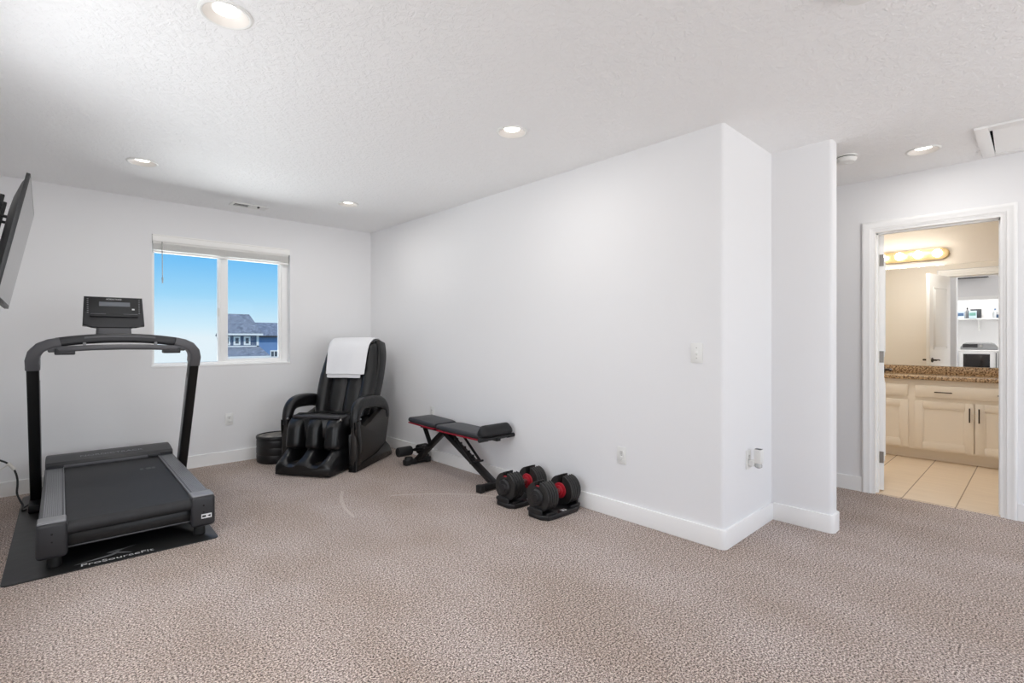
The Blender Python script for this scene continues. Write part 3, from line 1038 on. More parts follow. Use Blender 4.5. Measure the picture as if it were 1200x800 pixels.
for s in (-1, 1):
    bm = NB()
    xa, xb = sorted((s * 0.286, s * 0.393))
    box(bm, xa, xb, 0.10, 1.52, 0.10, 0.243, 0.012, 3)
    rail = obj('side_rail', bm, M['grey'], tm)
    bm = NB()
    for k in range(9):
        x = xa + 0.020 + k * (xb - xa - 0.038) / 8
        box(bm, x - 0.0034, x + 0.0034, 0.14, 1.42, 0.240, 0.2475, 0.0015)
    obj('grip_ribs', bm, M['ltgrey'], rail)
    bm = NB()
    xi = s * 0.286
    box(bm, min(xi, xi + s * 0.006), max(xi, xi + s * 0.006), 0.12, 1.5, 0.236, 0.2465, 0.001)
    obj('inner_edge_strip', bm, M['ltgrey'], rail)
    bm = NB()
    x0, x1 = sorted((s * 0.276, s * 0.402))
    box(bm, x0, x1, 0.0, 0.15, 0.062, 0.246, 0.02, 4)
    cap = obj('rear_end_cap', bm, M['dkgrey'], tm)
    bm = NB(); box(bm, x0 + 0.006, x1 - 0.006, 0.012, 0.125, 0.240, 0.252, 0.008, 3)
    obj('cap_top_plate', bm, M['ltgrey'], cap)
    bm = NB()
    xm = (x0 + x1) / 2
    cyl(bm, (xm, 0.0015, 0.19), (xm, -0.0005, 0.19), 0.005, 10); obj('adjuster_hole', bm, M['void'], cap)
    bm = NB(); cyl(bm, (xm, 0.0015, 0.15), (xm, -0.0005, 0.15), 0.004, 10); obj('screw', bm, M['void'], cap)
    if s > 0:
        bm = NB(); box(bm, xm - 0.012, xm + 0.042, -0.0015, 0.0005, 0.112, 0.138)
        lb = obj('maker_label', bm, M['white_print'], cap)
        bm = NB(); prism(bm, [(xm + 0.018, -0.0022, 0.125), (xm + 0.036, -0.0022, 0.117), (xm + 0.036, -0.0022, 0.133)], (0, 0.0005, 0))
        box(bm, xm - 0.008, xm + 0.012, -0.0022, -0.0014, 0.119, 0.131)
        obj('label_print', bm, M['dkgrey'], lb)
    bm = NB(); cyl(bm, (s * 0.33, 0.075, 0.0), (s * 0.33, 0.075, 0.075), 0.032, 18, 0.028, bev=0.006)
    obj('rubber_foot', bm, M['rubber'], tm)
# motor hood
bm = NB()
rings = []
for (y, z0, z1, hw) in ((1.478, 0.10, 0.266, 0.386), (1.495, 0.10, 0.284, 0.390), (1.64, 0.08, 0.302, 0.391), (1.71, 0.07, 0.305, 0.390), (1.74, 0.07, 0.296, 0.386), (1.75, 0.08, 0.275, 0.38)):
    rr = rrect(2 * hw, z1 - z0, 0.014, 4)
    rings.append([Vector((a, y, (z0 + z1) / 2 + b)) for a, b in rr])
loft(bm, rings)
hood = obj('motor_hood', bm, M['dkgrey'], tm)
lettering('hood_lettering', 'NORDICTRACK', 0.05, M['ltgrey'], hood, (0.0, 1.575, 0.2948), (R(7.1), 0, 0), 1.1, 0.0008)
bm = NB(); box(bm, -0.29, 0.22, 1.475, 1.515, 0.236, 0.262, 0.006, 2)
obj('hood_lip', bm, M['grey'], tm)
bm = NB(); box(bm, 0.222, 0.30, 1.47, 1.515, 0.236, 0.263, 0.006, 2)
obj('safety_key_block', bm, M['dkgrey'], tm)
# base frame and uprights
PX = 0.437
for s in (-1, 1):
    bm = NB()
    box(bm, s * PX - 0.035, s * PX + 0.035, 1.25, 1.80, 0.0, 0.055, 0.01)
    obj('base_rail', bm, M['blackmetal'], tm)
    bm = NB()
    p0 = Vector((s * PX, 1.47, 0.03)); p1 = Vector((s * PX, 0.895, 1.03))
    sweep(bm, [p0, p0.lerp(p1, 0.5), p1], rrect(0.060, 0.092, 0.008, 3), up=(0, 1, 0))
    obj('upright', bm, M['blackmetal'], tm)
    bm = NB(); box(bm, s * (PX - 0.031) - 0.002, s * (PX - 0.031) + 0.002, -0.03, 0.03, -0.44, 0.44, 0.001, mtx=Matrix.Translation((0, 1.185, 0.53)) @ Matrix.Rotation(R(29.9), 4, 'X'))
    obj('inner_face_sheen', bm, M['ltgrey'], tm)  # light grey plate paints the reflection on the upright's inner face
    bm = NB()
    path = [(s * PX, 0.905, 1.02), (s * PX, 0.888, 1.05), (s * (PX - 0.001), 0.872, 1.075), (s * (PX - 0.012), 0.86, 1.112), (s * (PX - 0.04), 0.853, 1.145), (s * (PX - 0.08), 0.85, 1.165), (s * (PX - 0.13), 0.85, 1.177)]
    rings = []
    P = [Vector(p) for p in path]
    for i, p in enumerate(P):
        t_ = (P[min(i + 1, len(P) - 1)] - P[max(i - 1, 0)]).normalized()
        yax = Vector((0, 1, 0)); yax = (yax - t_ * yax.dot(t_)).normalized()
        sd = t_.cross(yax)
        k = i / (len(P) - 1)
        wd, dp = 0.072 - 0.012 * k, 0.106 + 0.06 * k
        rings.append([p + sd * a + yax * b for a, b in rrect(wd, dp, 0.016, 4)])
    loft(bm, rings)
    obj('upright_elbow', bm, M['grey'], tm)
# console cross beam (slightly arched)
bm = NB()
rings = []
for k in range(13):
    x = -0.33 + 0.66 * k / 12
    zz = 1.168 + 0.034 * (1 - (x / 0.36) ** 2)
    rings.append([Vector((x, 0.87 + a, zz + b)) for a, b in rrect(0.17, 0.062, 0.018, 4)])
loft(bm, rings)
beam = obj('console_beam', bm, M['dkgrey'], tm)
bm = NB()
rings = []
for k in range(9):
    x = -0.19 + 0.38 * k / 8
    zz = 1.186 + 0.034 * (1 - (x / 0.36) ** 2)
    rings.append([Vector((x, 0.784 + a * 0.5, zz - 0.006 + b)) for a, b in rrect(0.012, 0.012, 0.003, 2)])
loft(bm, rings)
obj('control_strip', bm, M['grey'], beam)
# handle bar below
bm = NB()
tube(bm, [(-0.36, 0.80, 1.128), (-0.30, 0.772, 1.132), (-0.15, 0.752, 1.140), (0.0, 0.746, 1.143), (0.15, 0.752, 1.140), (0.30, 0.772, 1.132), (0.36, 0.80, 1.128)], 0.0185, 14)
obj('handlebar', bm, M['grey'], tm)
for s in (-1, 1):
    bm = NB(); box(bm, s * 0.285 - 0.05, s * 0.285 + 0.05, 0.76, 0.86, 1.095, 1.135, 0.006)
    obj('speed_key_block', bm, M['dkgrey'], tm)
    bm = NB(); box(bm, s * 0.19 - 0.008, s * 0.19 + 0.008, 0.765, 0.80, 1.135, 1.175, 0.003)
    obj('bar_bracket', bm, M['ltgrey'], tm)
# console head
cn = bpy.data.objects.new('console', None)
C.objects.link(cn); cn.parent = tm
cn.location = (-0.032, 0.905, 1.217)
bm = NB(); 
rings = [[Vector((a, b, z)) for a, b in rrect(wd, dp, 0.015, 4)] for z, wd, dp in ((-0.02, 0.195, 0.10), (0.02, 0.19, 0.08), (0.075, 0.185, 0.06))]
loft(bm, rings)
obj('console_neck', bm, M['grey'], cn)
TI = Matrix.Translation((0, 0, 0.165)) @ Matrix.Rotation(R(-12), 4, 'X')
bm = NB()
prism(bm, [(-0.166, -0.02, -0.100), (-0.12, -0.02, -0.102), (-0.09, -0.02, -0.116), (0.09, -0.02, -0.116), (0.12, -0.02, -0.102), (0.168, -0.02, -0.100), (0.158, -0.02, 0.100), (-0.158, -0.02, 0.100)], (0, 0.045, 0), 0.006, 3)
bmesh.ops.transform(bm, matrix=TI, verts=bm.verts[:])
obj('console_housing', bm, M['dkgrey'], cn)
def cpart(name, m, boxes):
    bm = NB()
    for b in boxes: box(bm, *b)
    bmesh.ops.transform(bm, matrix=TI, verts=bm.verts[:])
    return obj(name, bm, m, cn)
cpart('display', M['lcd'], [(-0.080, 0.088, -0.0225, -0.019, 0.034, 0.064, 0.001)])
cpart('control_panel', M['black'], [(-0.152, 0.152, -0.0212, -0.0195, -0.012, 0.094, 0.0005)])
cpart('tablet_ledge', M['black'], [(-0.128, 0.13, -0.045, -0.018, -0.044, -0.028, 0.003)])
cpart('ledge_highlight', M['grey'], [(-0.126, -0.045, -0.030, -0.019, -0.026, -0.020, 0.001)])
cpart('ledge_highlight', M['grey'], [(0.05, 0.128, -0.030, -0.019, -0.026, -0.020, 0.001)])
for sx_ in (-1, 1):
    for k in range(8):
        cpart('speed_key', M['ltgrey'], [(sx_ * 0.139 - 0.004, sx_ * 0.139 + 0.004, -0.0225, -0.020, 0.08 - k * 0.0135, 0.084 - k * 0.0135)])
cpart('power_light', M['white_print'], [(0.098, 0.113, -0.0228, -0.020, 0.010, 0.020, 0.001)])
lg = lettering('console_lettering', 'NORDICTRACK', 0.0125, M['white_print'], cn, TI @ Vector((0.0, -0.0225, 0.0825)), (R(90 - 12), 0, 0), 0.95, 0.0004)

# power cord running from the wall down past the treadmill
t = thing('power_cord', 'black power cord hanging at the left edge beside the treadmill post', 'cord', (0, 0, 0))
pts = [(-0.22, 4.95, 0.48), (-0.17, 4.96, 0.482), (-0.13, 4.965, 0.455), (-0.115, 4.965, 0.42), (-0.095, 4.96, 0.36), (-0.083, 4.95, 0.26), (-0.085, 4.93, 0.15), (-0.065, 4.90, 0.06), (-0.05, 4.86, 0.012), (-0.045, 4.80, 0.008)]
def atpx(px, py, y):
    u = (px - 600) / 589.0; vv = (395.7 - py) / 589.0
    th = R(43.3)
    dx, dy = math.sin(th) + u * math.cos(th), math.cos(th) - u * math.sin(th)
    k = y / dy
    return (dx * k, y, 1.21 + vv * k)
pts = [atpx(-25, 546, 5.2), atpx(-8, 539, 5.2), atpx(2, 540, 5.2), atpx(11, 544, 5.2), atpx(16, 549, 5.19), atpx(20, 559, 5.15), atpx(20.5, 568, 5.12), atpx(20, 578, 5.08), atpx(24, 587, 5.0), atpx(27, 592, 4.95)]
last = atpx(26, 596, 4.87)
pts.append((last[0], last[1], 0.012)); pts.append((last[0] + 0.02, last[1] + 0.02, 0.008))
bm = NB(); tube(bm, cat_path(pts, 5), 0.0065, 8); obj('cable', bm, M['black'], t)
p5 = Vector(pts[4]); p4 = Vector(pts[3])
bm = NB(); d = (p5 - p4).normalized()
cyl(bm, p4 - d * 0.012, p5 + d * 0.012, 0.011, 10); cyl(bm, p4 + Vector((0.0, 0, 0)), p4 + Vector((-0.05, -0.01, -0.03)), 0.004, 6)
obj('cable_tie', bm, M['cable_white'], t)
e0 = Vector((last[0], last[1], 0.012))
bm = NB(); tube(bm, cat_path([e0 + Vector((0.0, 0.04, 0.004)), e0 + Vector((0.04, 0.10, 0.012)), e0 + Vector((0.09, 0.12, 0.02)), e0 + Vector((0.10, 0.20, 0.06))], 5), 0.005, 8); obj('cable_branch', bm, M['black'], t)

# ------------------------------------------------------------------ television on its arm
A = Vector((-0.0255, 3.30, 1.99)); B = Vector((-0.018, 4.355, 1.985)); D = Vector((-0.133, 4.36, 1.386))
tv = thing('television', 'thin black television on an arm, tilted down from the left wall', 'television', (0, 0, 0))
ex = (B - A).normalized(); ez = (B - D); ez = (ez - ex * ez.dot(ex)).normalized(); en = ez.cross(ex).normalized()
if en.x < 0: en = -en
W_, H_ = (B - A).length, (B - D).length
TM = Matrix((( ex.x, ez.x, en.x, D.x - ex.x * W_ ), (ex.y, ez.y, en.y, D.y - ex.y * W_), (ex.z, ez.z, en.z, D.z - ex.z * W_), (0, 0, 0, 1)))
def tvp(name, m, fn):
    bm = NB(); fn(bm); bmesh.ops.transform(bm, matrix=TM, verts=bm.verts[:]); return obj(name, bm, m, tv)
tvp('bezel', M['black'], lambda b: box(b, 0, W_, 0, H_, -0.016, -0.001, 0.002))
tvp('screen', M['screen'], lambda b: box(b, 0.012, W_ - 0.012, 0.018, H_ - 0.012, -0.003, 0.0))
def back(b):
    rings = []
    for z, m_ in ((-0.014, 0.008), (-0.024, 0.03), (-0.042, 0.10), (-0.05, 0.16)):
        rings.append([Vector((W_ / 2 + a, H_ * 0.48 + c, z)) for a, c in rrect(W_ - 2 * m_, H_ - 2 * m_ * 0.9, 0.02, 3)])
    loft(b, rings)
tvp('back_cover', M['black'], back)
tvp('power_led_strip', M['dkgrey'], lambda b: box(b, W_ / 2 - 0.04, W_ / 2 + 0.04, 0.002, 0.009, -0.004, 0.001))
mid = TM @ Vector((W_ / 2, H_ * 0.5, -0.10))
bm = NB()
for dx in (-0.1, 0.1):
    box(bm, W_ / 2 + dx - 0.012, W_ / 2 + dx + 0.012, 0.06, H_ - 0.05, -0.115, -0.097, 0.002)
    for q in (0.16, H_ - 0.16): cyl(bm, (W_ / 2 + dx, q, -0.100), (W_ / 2 + dx, q, -0.045), 0.008, 10)
box(bm, W_ / 2 - 0.12, W_ / 2 + 0.12, H_ * 0.5 - 0.04, H_ * 0.5 + 0.04, -0.125, -0.105, 0.002)
bmesh.ops.transform(bm, matrix=TM, verts=bm.verts[:])
obj('mount_bracket', bm, M['blackmetal'], tv)
bm = NB()
box(bm, XL, XL + 0.02, mid.y - 0.11, mid.y + 0.11, mid.z - 0.14, mid.z + 0.16, 0.003)
cyl(bm, (XL + 0.045, mid.y, mid.z - 0.1), (XL + 0.045, mid.y, mid.z + 0.22), 0.016, 14)
box(bm, XL + 0.015, XL + 0.05, mid.y - 0.02, mid.y + 0.02, mid.z - 0.05, mid.z + 0.05)
obj('wall_plate', bm, M['blackmetal'], tv)
bm = NB()
for dz in (0.06, -0.03):
    sweep(bm, [(XL + 0.045, mid.y, mid.z + dz), (XL + 0.075, mid.y - 0.16, mid.z + dz), (mid.x - 0.03, mid.y - 0.01, mid.z + dz)], rrect(0.022, 0.035, 0.004, 2), up=(0, 0, 1))
cyl(bm, (mid.x - 0.03, mid.y, mid.z - 0.06), (mid.x - 0.03, mid.y, mid.z + 0.09), 0.014, 12)
obj('folding_arm', bm, M['blackmetal'], tv)
bm = NB()
tube(bm, cat_path([(mid.x - 0.01, mid.y - 0.15, mid.z + 0.05), (XL + 0.07, mid.y - 0.25, mid.z + 0.14), (XL + 0.03, mid.y - 0.15, mid.z + 0.02), (XL + 0.02, mid.y - 0.1, mid.z - 0.3), (XL + 0.012, mid.y - 0.1, mid.z - 1.2)], 6), 0.005, 8)
obj('signal_cable', bm, M['black'], tv)

# ------------------------------------------------------------------ massage chair
CH = thing('massage_chair', 'black leather massage chair with leg rest in the far corner', 'massage chair', (1.667, 4.43, 0), R(-55))
# foot rest with two wells
bm = NB()
def foot_h(x, y):
    well = math.exp(-((abs(x) - 0.115) / 0.062) ** 4)
    ridge = 0.135 + 0.10 * smooth(0.0, 0.2, y)
    edge = smooth(0.0, 0.03, y)
    z = ridge * (1 - well) + (0.105) * well
    z *= 0.80 + 0.20 * edge
    z -= 0.03 * smooth(0.225, 0.268, abs(x))
    return z
rings = []
ny, nx = 22, 40
for j in range(ny + 1):
    y = 0.36 * j / ny
    hw = 0.262 + 0.004 * math.sin(PI * j / ny)
    ring = [Vector((-hw, y, 0.012))]
    for i in range(nx + 1):
        x = -hw + 2 * hw * i / nx
        ring.append(Vector((x, y - 0.02 * (1 - (x / hw) ** 2) * (1 - j / ny), foot_h(x / hw * 0.266, y))))
    ring.append(Vector((hw, y, 0.012)))
    rings.append(ring)
loft(bm, rings)
fr_ = obj('foot_rest', bm, M['leather'], CH, angle=60)
bm = NB()
for s in (-1, 1):
    bm = NB(); box(bm, s * 0.115 - 0.045, s * 0.115 + 0.045, 0.05, 0.13, 0.090, 0.1085, 0.004)
    obj('sole_plate', bm, M['brownpanel'], fr_)
# calf rest: three padded ridges with two channels
bm = NB()
def calf_front(x):
    r = 0.0
    for c, wd in ((-0.19, 0.084), (0.0, 0.078), (0.19, 0.084)):
        d = abs(x - c) / wd
        r = max(r, math.sqrt(max(0.0, 1 - min(1, d) ** 3.4)))
    return r
rings = []
nz = 16
for j in range(nz + 1):
    k = j / nz
    z = 0.205 + 0.30 * k
    rnd = math.sqrt(max(0.0, 1 - max(0, (k - 0.62) / 0.38) ** 2)) if k > 0.62 else 1.0
    rb = math.sqrt(max(0.0, 1 - max(0, (0.16 - k) / 0.16) ** 2)) if k < 0.16 else 1.0
    y0 = 0.115 + 0.045 * k
    ring = []
    n = 56
    for i in range(n + 1):
        x = -0.262 + 0.524 * i / n
        f = calf_front(x)
        ring.append(Vector((x, y0 + 0.11 - 0.125 * f * (0.35 + 0.65 * rnd) * (0.5 + 0.5 * rb) + 0.10 * (1 - rnd), z)))
    ring += [Vector((0.262, 0.34, z)), Vector((-0.262, 0.34, z))]
    rings.append(ring)
loft(bm, rings)
obj('calf_rest', bm, M['leather'], CH, angle=60)
# seat
bm = NB()
rings = []
for (y, z1, hw) in ((0.20, 0.475, 0.235), (0.225, 0.498, 0.25), (0.30, 0.505, 0.252), (0.45, 0.498, 0.252), (0.62, 0.485, 0.25), (0.78, 0.47, 0.245)):
    rings.append([Vector((a, y, (z1 + 0.30) / 2 + b)) for a, b in rrect(2 * hw, z1 - 0.30, 0.05, 5)])
loft(bm, rings)
st_ = obj('seat', bm, M['leather'], CH, angle=60)
bm = NB(); box(bm, -0.235, 0.235, 0.195, 0.215, 0.478, 0.505, 0.008, 3)
obj('seat_front_band', bm, M['vinyl'], st_)
# back rest
bm = NB()
rings = []
nb = 30
for j in range(nb + 1):
    k = j / nb
    z = 0.45 + 0.735 * k
    yc = 0.70 + 0.27 * k
    hw = 0.265 + 0.03 * math.sin(PI * min(1, k * 1.15)) - 0.03 * smooth(0.86, 1.0, k)
    top = math.sqrt(max(0.02, 1 - max(0, (k - 0.90) / 0.10) ** 2)) if k > 0.90 else 1.0
    ring = []
    n = 48
    for i in range(n + 1):
        x = -1 + 2 * i / n
        f = 0.0
        for c, wd, hh in ((-0.80, 0.22, 0.075), (0.80, 0.22, 0.075), (-0.30, 0.27, 0.030), (0.30, 0.27, 0.030)):
            d = abs(x - c) / wd
            if d < 1: f = max(f, hh * math.sqrt(1 - d ** 2.5))
        crease = 0.010 * math.exp(-((k - 0.42) / 0.012) ** 2) * (1 if abs(x) < 0.62 else 0.3) + 0.008 * math.exp(-((k - 0.64 + 0.05 * x) / 0.012) ** 2)
        f *= (0.9 if k > 0.55 else 1.0)
        ring.append(Vector((x * hw * (0.97 + 0.03 * top), yc - 0.065 * top - f * top + crease, z - (1 - top) * 0.03)))
    for i in range(13):
        a = PI * i / 12
        ring.append(Vector((hw * math.cos(a) * 0.98, yc + 0.01 + 0.075 * top * math.sin(a) ** 0.7, z - (1 - top) * 0.03)))
    rings.append(ring)
loft(bm, rings)
obj('backrest', bm, M['leather'], CH, angle=70)
bm = NB()
for s in (-1, 1):
    pp = [(s * 0.262, 0.83, 0.60), (s * 0.278, 0.89, 0.80), (s * 0.274, 0.955, 1.02), (s * 0.236, 1.0, 1.165)]
    bm = NB(); sweep(bm, cat_path(pp, 5), rrect(0.05, 0.15, 0.02, 3), up=(0, 1, 0))
    obj('side_wing', bm, M['leather'], CH, angle=60)
bm = NB()
rings = []
for k in range(9):
    x = -0.215 + 0.43 * k / 8
    e = math.sqrt(max(0.05, 1 - (abs(x) / 0.225) ** 6))
    rings.append([Vector((x, 0.862 + a * e - 0.02, 1.07 + b * e)) for a, b in circ(0.055, 14, 0.09)])
loft(bm, rings)
obj('head_pillow', bm, M['leather'], CH, angle=60)
# arms
for s in (-1, 1):
    X0 = 0.352 if s > 0 else -0.336
    DX = X0 - s * 0.325
    bm = NB()
    path = cat_path([(X0, 0.270, 0.40), (X0, 0.275, 0.49), (X0, 0.312, 0.562), (X0, 0.39, 0.596), (X0, 0.53, 0.600), (X0, 0.68, 0.586), (X0, 0.79, 0.55), (X0, 0.855, 0.49), (X0, 0.87, 0.41)], 5)
    P = path
    rings = []
    for i, p in enumerate(P):
        t_ = (P[min(i + 1, len(P) - 1)] - P[max(i - 1, 0)]).normalized()
        sd = Vector((1, 0, 0)); up_ = t_.cross(sd)
        kk = i / (len(P) - 1)
        wd = 0.10 - 0.02 * abs(kk - 0.5) * 2
        th = 0.095 + 0.03 * smooth(0.45, 0.0, abs(kk - 0.55))
        rings.append([p + sd * a + up_ * b for a, b in rrect(wd, th, 0.036, 5)])
    loft(bm, rings)
    obj('armrest', bm, M['leather'], CH, angle=60)
    bm = NB()
    xa = s * 0.304 + DX
    poly = [(0.235, 0.03), (0.232, 0.42), (0.262, 0.49), (0.30, 0.49), (0.325, 0.40), (0.40, 0.375), (0.50, 0.41), (0.62, 0.46), (0.74, 0.50), (0.86, 0.48), (0.905, 0.41), (0.885, 0.33), (0.82, 0.20), (0.80, 0.10), (0.82, 0.03)]
    prism(bm, [(xa, y, z) for y, z in poly], (s * 0.055, 0, 0), 0.010, 3)
    obj('side_panel', bm, M['brownpanel'], CH)
    bm = NB()
    pth = cat_path([(s * 0.350 + DX, 0.262, 0.45), (s * 0.352 + DX, 0.265, 0.36), (s * 0.354 + DX, 0.285, 0.24), (s * 0.352 + DX, 0.275, 0.12), (s * 0.35 + DX, 0.262, 0.03)], 5)
    sweep(bm, pth, rrect(0.035, 0.075, 0.012, 4), up=(0, 1, 0))
    obj('front_pillar', bm, M['lacquer'], CH)
    bm = NB()
    poly = [(0.225, 0.0), (0.945, 0.0), (0.955, 0.04), (0.90, 0.115), (0.82, 0.165), (0.74, 0.135), (0.60, 0.095), (0.42, 0.075), (0.235, 0.06)]
    prism(bm, [(s * 0.290 + DX * 0.6, y, z) for y, z in poly], (s * 0.09, 0, 0), 0.014, 3)
    obj('base_rail', bm, M['lacquer'], CH)
    bm = NB(); cyl(bm, (s * 0.367 + DX, 0.29, 0.47), (s * 0.376 + DX, 0.29, 0.47), 0.008, 12)
    obj('trim_button', bm, M['ltgrey'], CH)
bm = NB(); box(bm, -0.29, 0.29, 0.32, 0.88, 0.02, 0.32, 0.02); box(bm, -0.26, 0.26, 0.72, 0.98, 0.25, 0.55, 0.03)
obj('base_frame', bm, M['black'], CH)
for s in (-1, 1):
    bm = NB(); tube(bm, [(s * 0.258, 0.18, 0.47), (s * 0.275, 0.18, 0.47)], 0.010, 12); obj('hinge_pin', bm, M['nickel'], CH)

# towel over the chair back
tw = thing('towel', 'white folded towel hung over the back of the massage chair', 'towel', (1.667, 4.43, 0), R(-55))
def sheet(bm, path, x0, x1, th, amp, nx=22, slant=0.0):
    P = [Vector((0, y, z)) for y, z in path]
    P = cat_path(P, 5)
    n = len(P)
    rings = []
    for i, p in enumerate(P):
        t_ = (P[min(i + 1, n - 1)] - P[max(i - 1, 0)]).normalized()
        nr = Vector((0, t_.z, -t_.y))
        f = i / (n - 1)
        top, bot = [], []
        for k in range(nx + 1):
            u = k / nx
            x = x0 + (x1 - x0) * u + slant * f * (1 - u)
            wv = amp * (math.sin(u * 9 + 1.3 + f * 1.5) + 0.6 * math.sin(u * 17 + f * 3)) * smooth(0.15, 1.0, f)
            edge = th * math.sqrt(max(0.06, 1 - (2 * u - 1) ** 8))
            q = p + nr * wv
            top.append(Vector((x, q.y + nr.y * edge / 2, q.z + nr.z * edge / 2)))
            bot.append(Vector((x, q.y - nr.y * edge / 2, q.z - nr.z * edge / 2)))
        rings.append(top + bot[::-1])
    loft(bm, rings)
bm = NB()
sheet(bm, [(1.085, 0.98), (1.08, 1.11), (1.05, 1.185), (0.985, 1.205), (0.90, 1.195), (0.815, 1.15), (0.770, 1.07), (0.738, 0.97), (0.70, 0.845)], -0.29, 0.212, 0.022, 0.004, slant=0.085)
obj('outer_fold', bm, M['towel'], tw, angle=80)
bm = NB()
sheet(bm, [(0.83, 1.13), (0.788, 1.06), (0.756, 0.97), (0.724, 0.88), (0.706, 0.808)], -0.20, 0.165, 0.016, 0.003)
obj('inner_fold', bm, M['towel'], tw, angle=80)

# ------------------------------------------------------------------ round drum
dr = thing('storage_drum', 'round black ribbed drum with a mottled lid between wall and massage chair', 'drum', (1.725, 5.215, 0))
bm = NB()
prof = [(0.0, 0.0), (0.178, 0.0), (0.184, 0.008)]
for k in range(3):
    z0 = 0.01 + k * 0.072
    prof += [(0.1875, z0 + 0.003), (0.1895, z0 + 0.008), (0.1895, z0 + 0.063), (0.1875, z0 + 0.069), (0.1865, z0 + 0.071)]
prof += [(0.18, 0.232), (0.0, 0.234)]
lathe(bm, prof, 44)
body = obj('drum_body', bm, M['black'], dr)
bm = NB()
lathe(bm, [(0.17, 0.226), (0.191, 0.228), (0.193, 0.234), (0.193, 0.252), (0.189, 0.258), (0.172, 0.259), (0.168, 0.252), (0.166, 0.250)], 44)
lid = obj('lid_rim', bm, M['black'], dr)
bm = NB(); lathe(bm, [(0.167, 0.246), (0.167, 0.2515), (0.10, 0.2525), (0.004, 0.253)], 44)
obj('lid_top', bm, M['mottled'], lid)

# ------------------------------------------------------------------ weight bench (runs along the long wall)
bn = thing('weight_bench', 'black adjustable weight bench with red piping along the long wall', 'weight bench', (2.665, 3.6, 0))
def pad(bm, y0, y1, w0, w1, z0, z1, dz=0.0, crown=0.008):
    rings = []
    n = 8
    for k in range(n + 1):
        f = k / n
        e = math.sqrt(max(0.12, 1 - (2 * f - 1) ** 10))
        wd = (w0 + (w1 - w0) * f) * (0.9 + 0.1 * e)
        h_ = (z1 - z0) * (0.7 + 0.3 * e)
        zc = (z0 + z1) / 2 + dz * f
        rings.append([Vector((a, y0 + (y1 - y0) * f, zc + b + (crown * (1 - (2 * a / wd) ** 2) if b > 0 else 0))) for a, b in rrect(wd, h_, 0.018, 4)])
    loft(bm, rings)
bm = NB(); pad(bm, 0.10, 0.52, 0.255, 0.27, 0.405, 0.452, 0.012); sp_ = obj('seat_pad', bm, M['vinyl'], bn, angle=60)
bm = NB()
prism(bm, [(-0.128, 0.12, 0.396), (0.128, 0.12, 0.396), (0.134, 0.51, 0.409), (-0.134, 0.51, 0.409)], (0, 0, 0.012), 0.004, 2); obj('piping', bm, M['redpipe'], sp_)
bm = NB(); pad(bm, -0.52, 0.075, 0.245, 0.26, 0.398, 0.442, 0.004); bp_ = obj('back_pad', bm, M['vinyl'], bn, angle=60)
bm = NB(); prism(bm, [(-0.123, -0.50, 0.388), (0.123, -0.50, 0.388), (0.130, 0.06, 0.392), (-0.130, 0.06, 0.392)], (0, 0, 0.012), 0.004, 2); obj('piping', bm, M['redpipe'], bp_)
bm = NB()
rings = []
for k in range(11):
    x = -0.155 + 0.31 * k / 10
    e = math.sqrt(max(0.3, 1 - (abs(x) / 0.16) ** 14))
    pr = []
    for i in range(15):
        a = PI * i / 14
        pr.append((math.cos(a) * 0.062 * e, math.sin(a) * 0.072 * e))
    pr += [(-0.05 * e, -0.012), (0.05 * e, -0.012)]
    rings.append([Vector((x, -0.575 + a, 0.448 + b)) for a, b in pr])
loft(bm, rings)
obj('head_roll', bm, M['foam'], bn, angle=60)
bm = NB(); cyl(bm, (-0.185, -0.60, 0.415), (0.185, -0.60, 0.415), 0.0145, 14, bev=0.003)
box(bm, -0.02, 0.02, -0.62, -0.40, 0.388, 0.412, 0.003)
gb = obj('grip_bar', bm, M['blackmetal'], bn)
bm = NB()
for s in (-1, 1):
    bm = NB(); cyl(bm, (s * 0.10, -0.60, 0.415), (s * 0.19, -0.60, 0.415), 0.0175, 14, bev=0.003); obj('grip_sleeve', bm, M['foam'], gb)
bm = NB(); box(bm, -0.025, 0.025, -0.45, 0.47, 0.362, 0.390, 0.004)
for s in (-1, 1): box(bm, s * 0.05 - 0.008, s * 0.05 + 0.008, -0.35, 0.42, 0.37, 0.392, 0.002)
obj('pad_rail', bm, M['blackmetal'], bn)
def bar(bm, p0, p1, w_=0.05, h_=0.05):
    sweep(bm, [p0, p1], rrect(w_, h_, 0.006, 2), up=(1, 0, 0))
bm = NB(); bar(bm, (0, 0.12, 0.365), (0, 0.56, 0.035), 0.045, 0.055); obj('rear_leg', bm, M['blackmetal'], bn)
bm = NB(); bar(bm, (0, 0.10, 0.365), (0, -0.57, 0.035), 0.045, 0.055); fl_ = obj('front_leg', bm, M['blackmetal'], bn)
bm = NB()
for k in range(6):
    yy, zz = -0.06 - k * 0.055, 0.286 - k * 0.0271
    box(bm, -0.018, 0.018, yy - 0.008, yy + 0.008, zz + 0.02, zz + 0.045, 0.002)
obj('adjustment_teeth', bm, M['blackmetal'], fl_)
bm = NB()
for s in (-1, 1): bar(bm, (s * 0.045, -0.08, 0.37), (s * 0.04, -0.34, 0.175), 0.016, 0.022)
cyl(bm, (-0.07, -0.34, 0.175), (0.07, -0.34, 0.175), 0.009, 10)
obj('support_ladder', bm, M['blackmetal'], bn)
bm = NB(); bar(bm, (0, 0.44, 0.375), (0, 0.33, 0.205), 0.03, 0.035); obj('seat_post', bm, M['blackmetal'], bn)
bm = NB(); cyl(bm, (-0.03, 0.33, 0.205), (-0.07, 0.33, 0.205), 0.009, 10); lathe(bm, [(0.003, -0.018), (0.018, -0.014), (0.018, 0.014), (0.003, 0.018)], 14, (-0.075, 0.33, 0.205)); obj('lock_knob', bm, M['black'], bn)
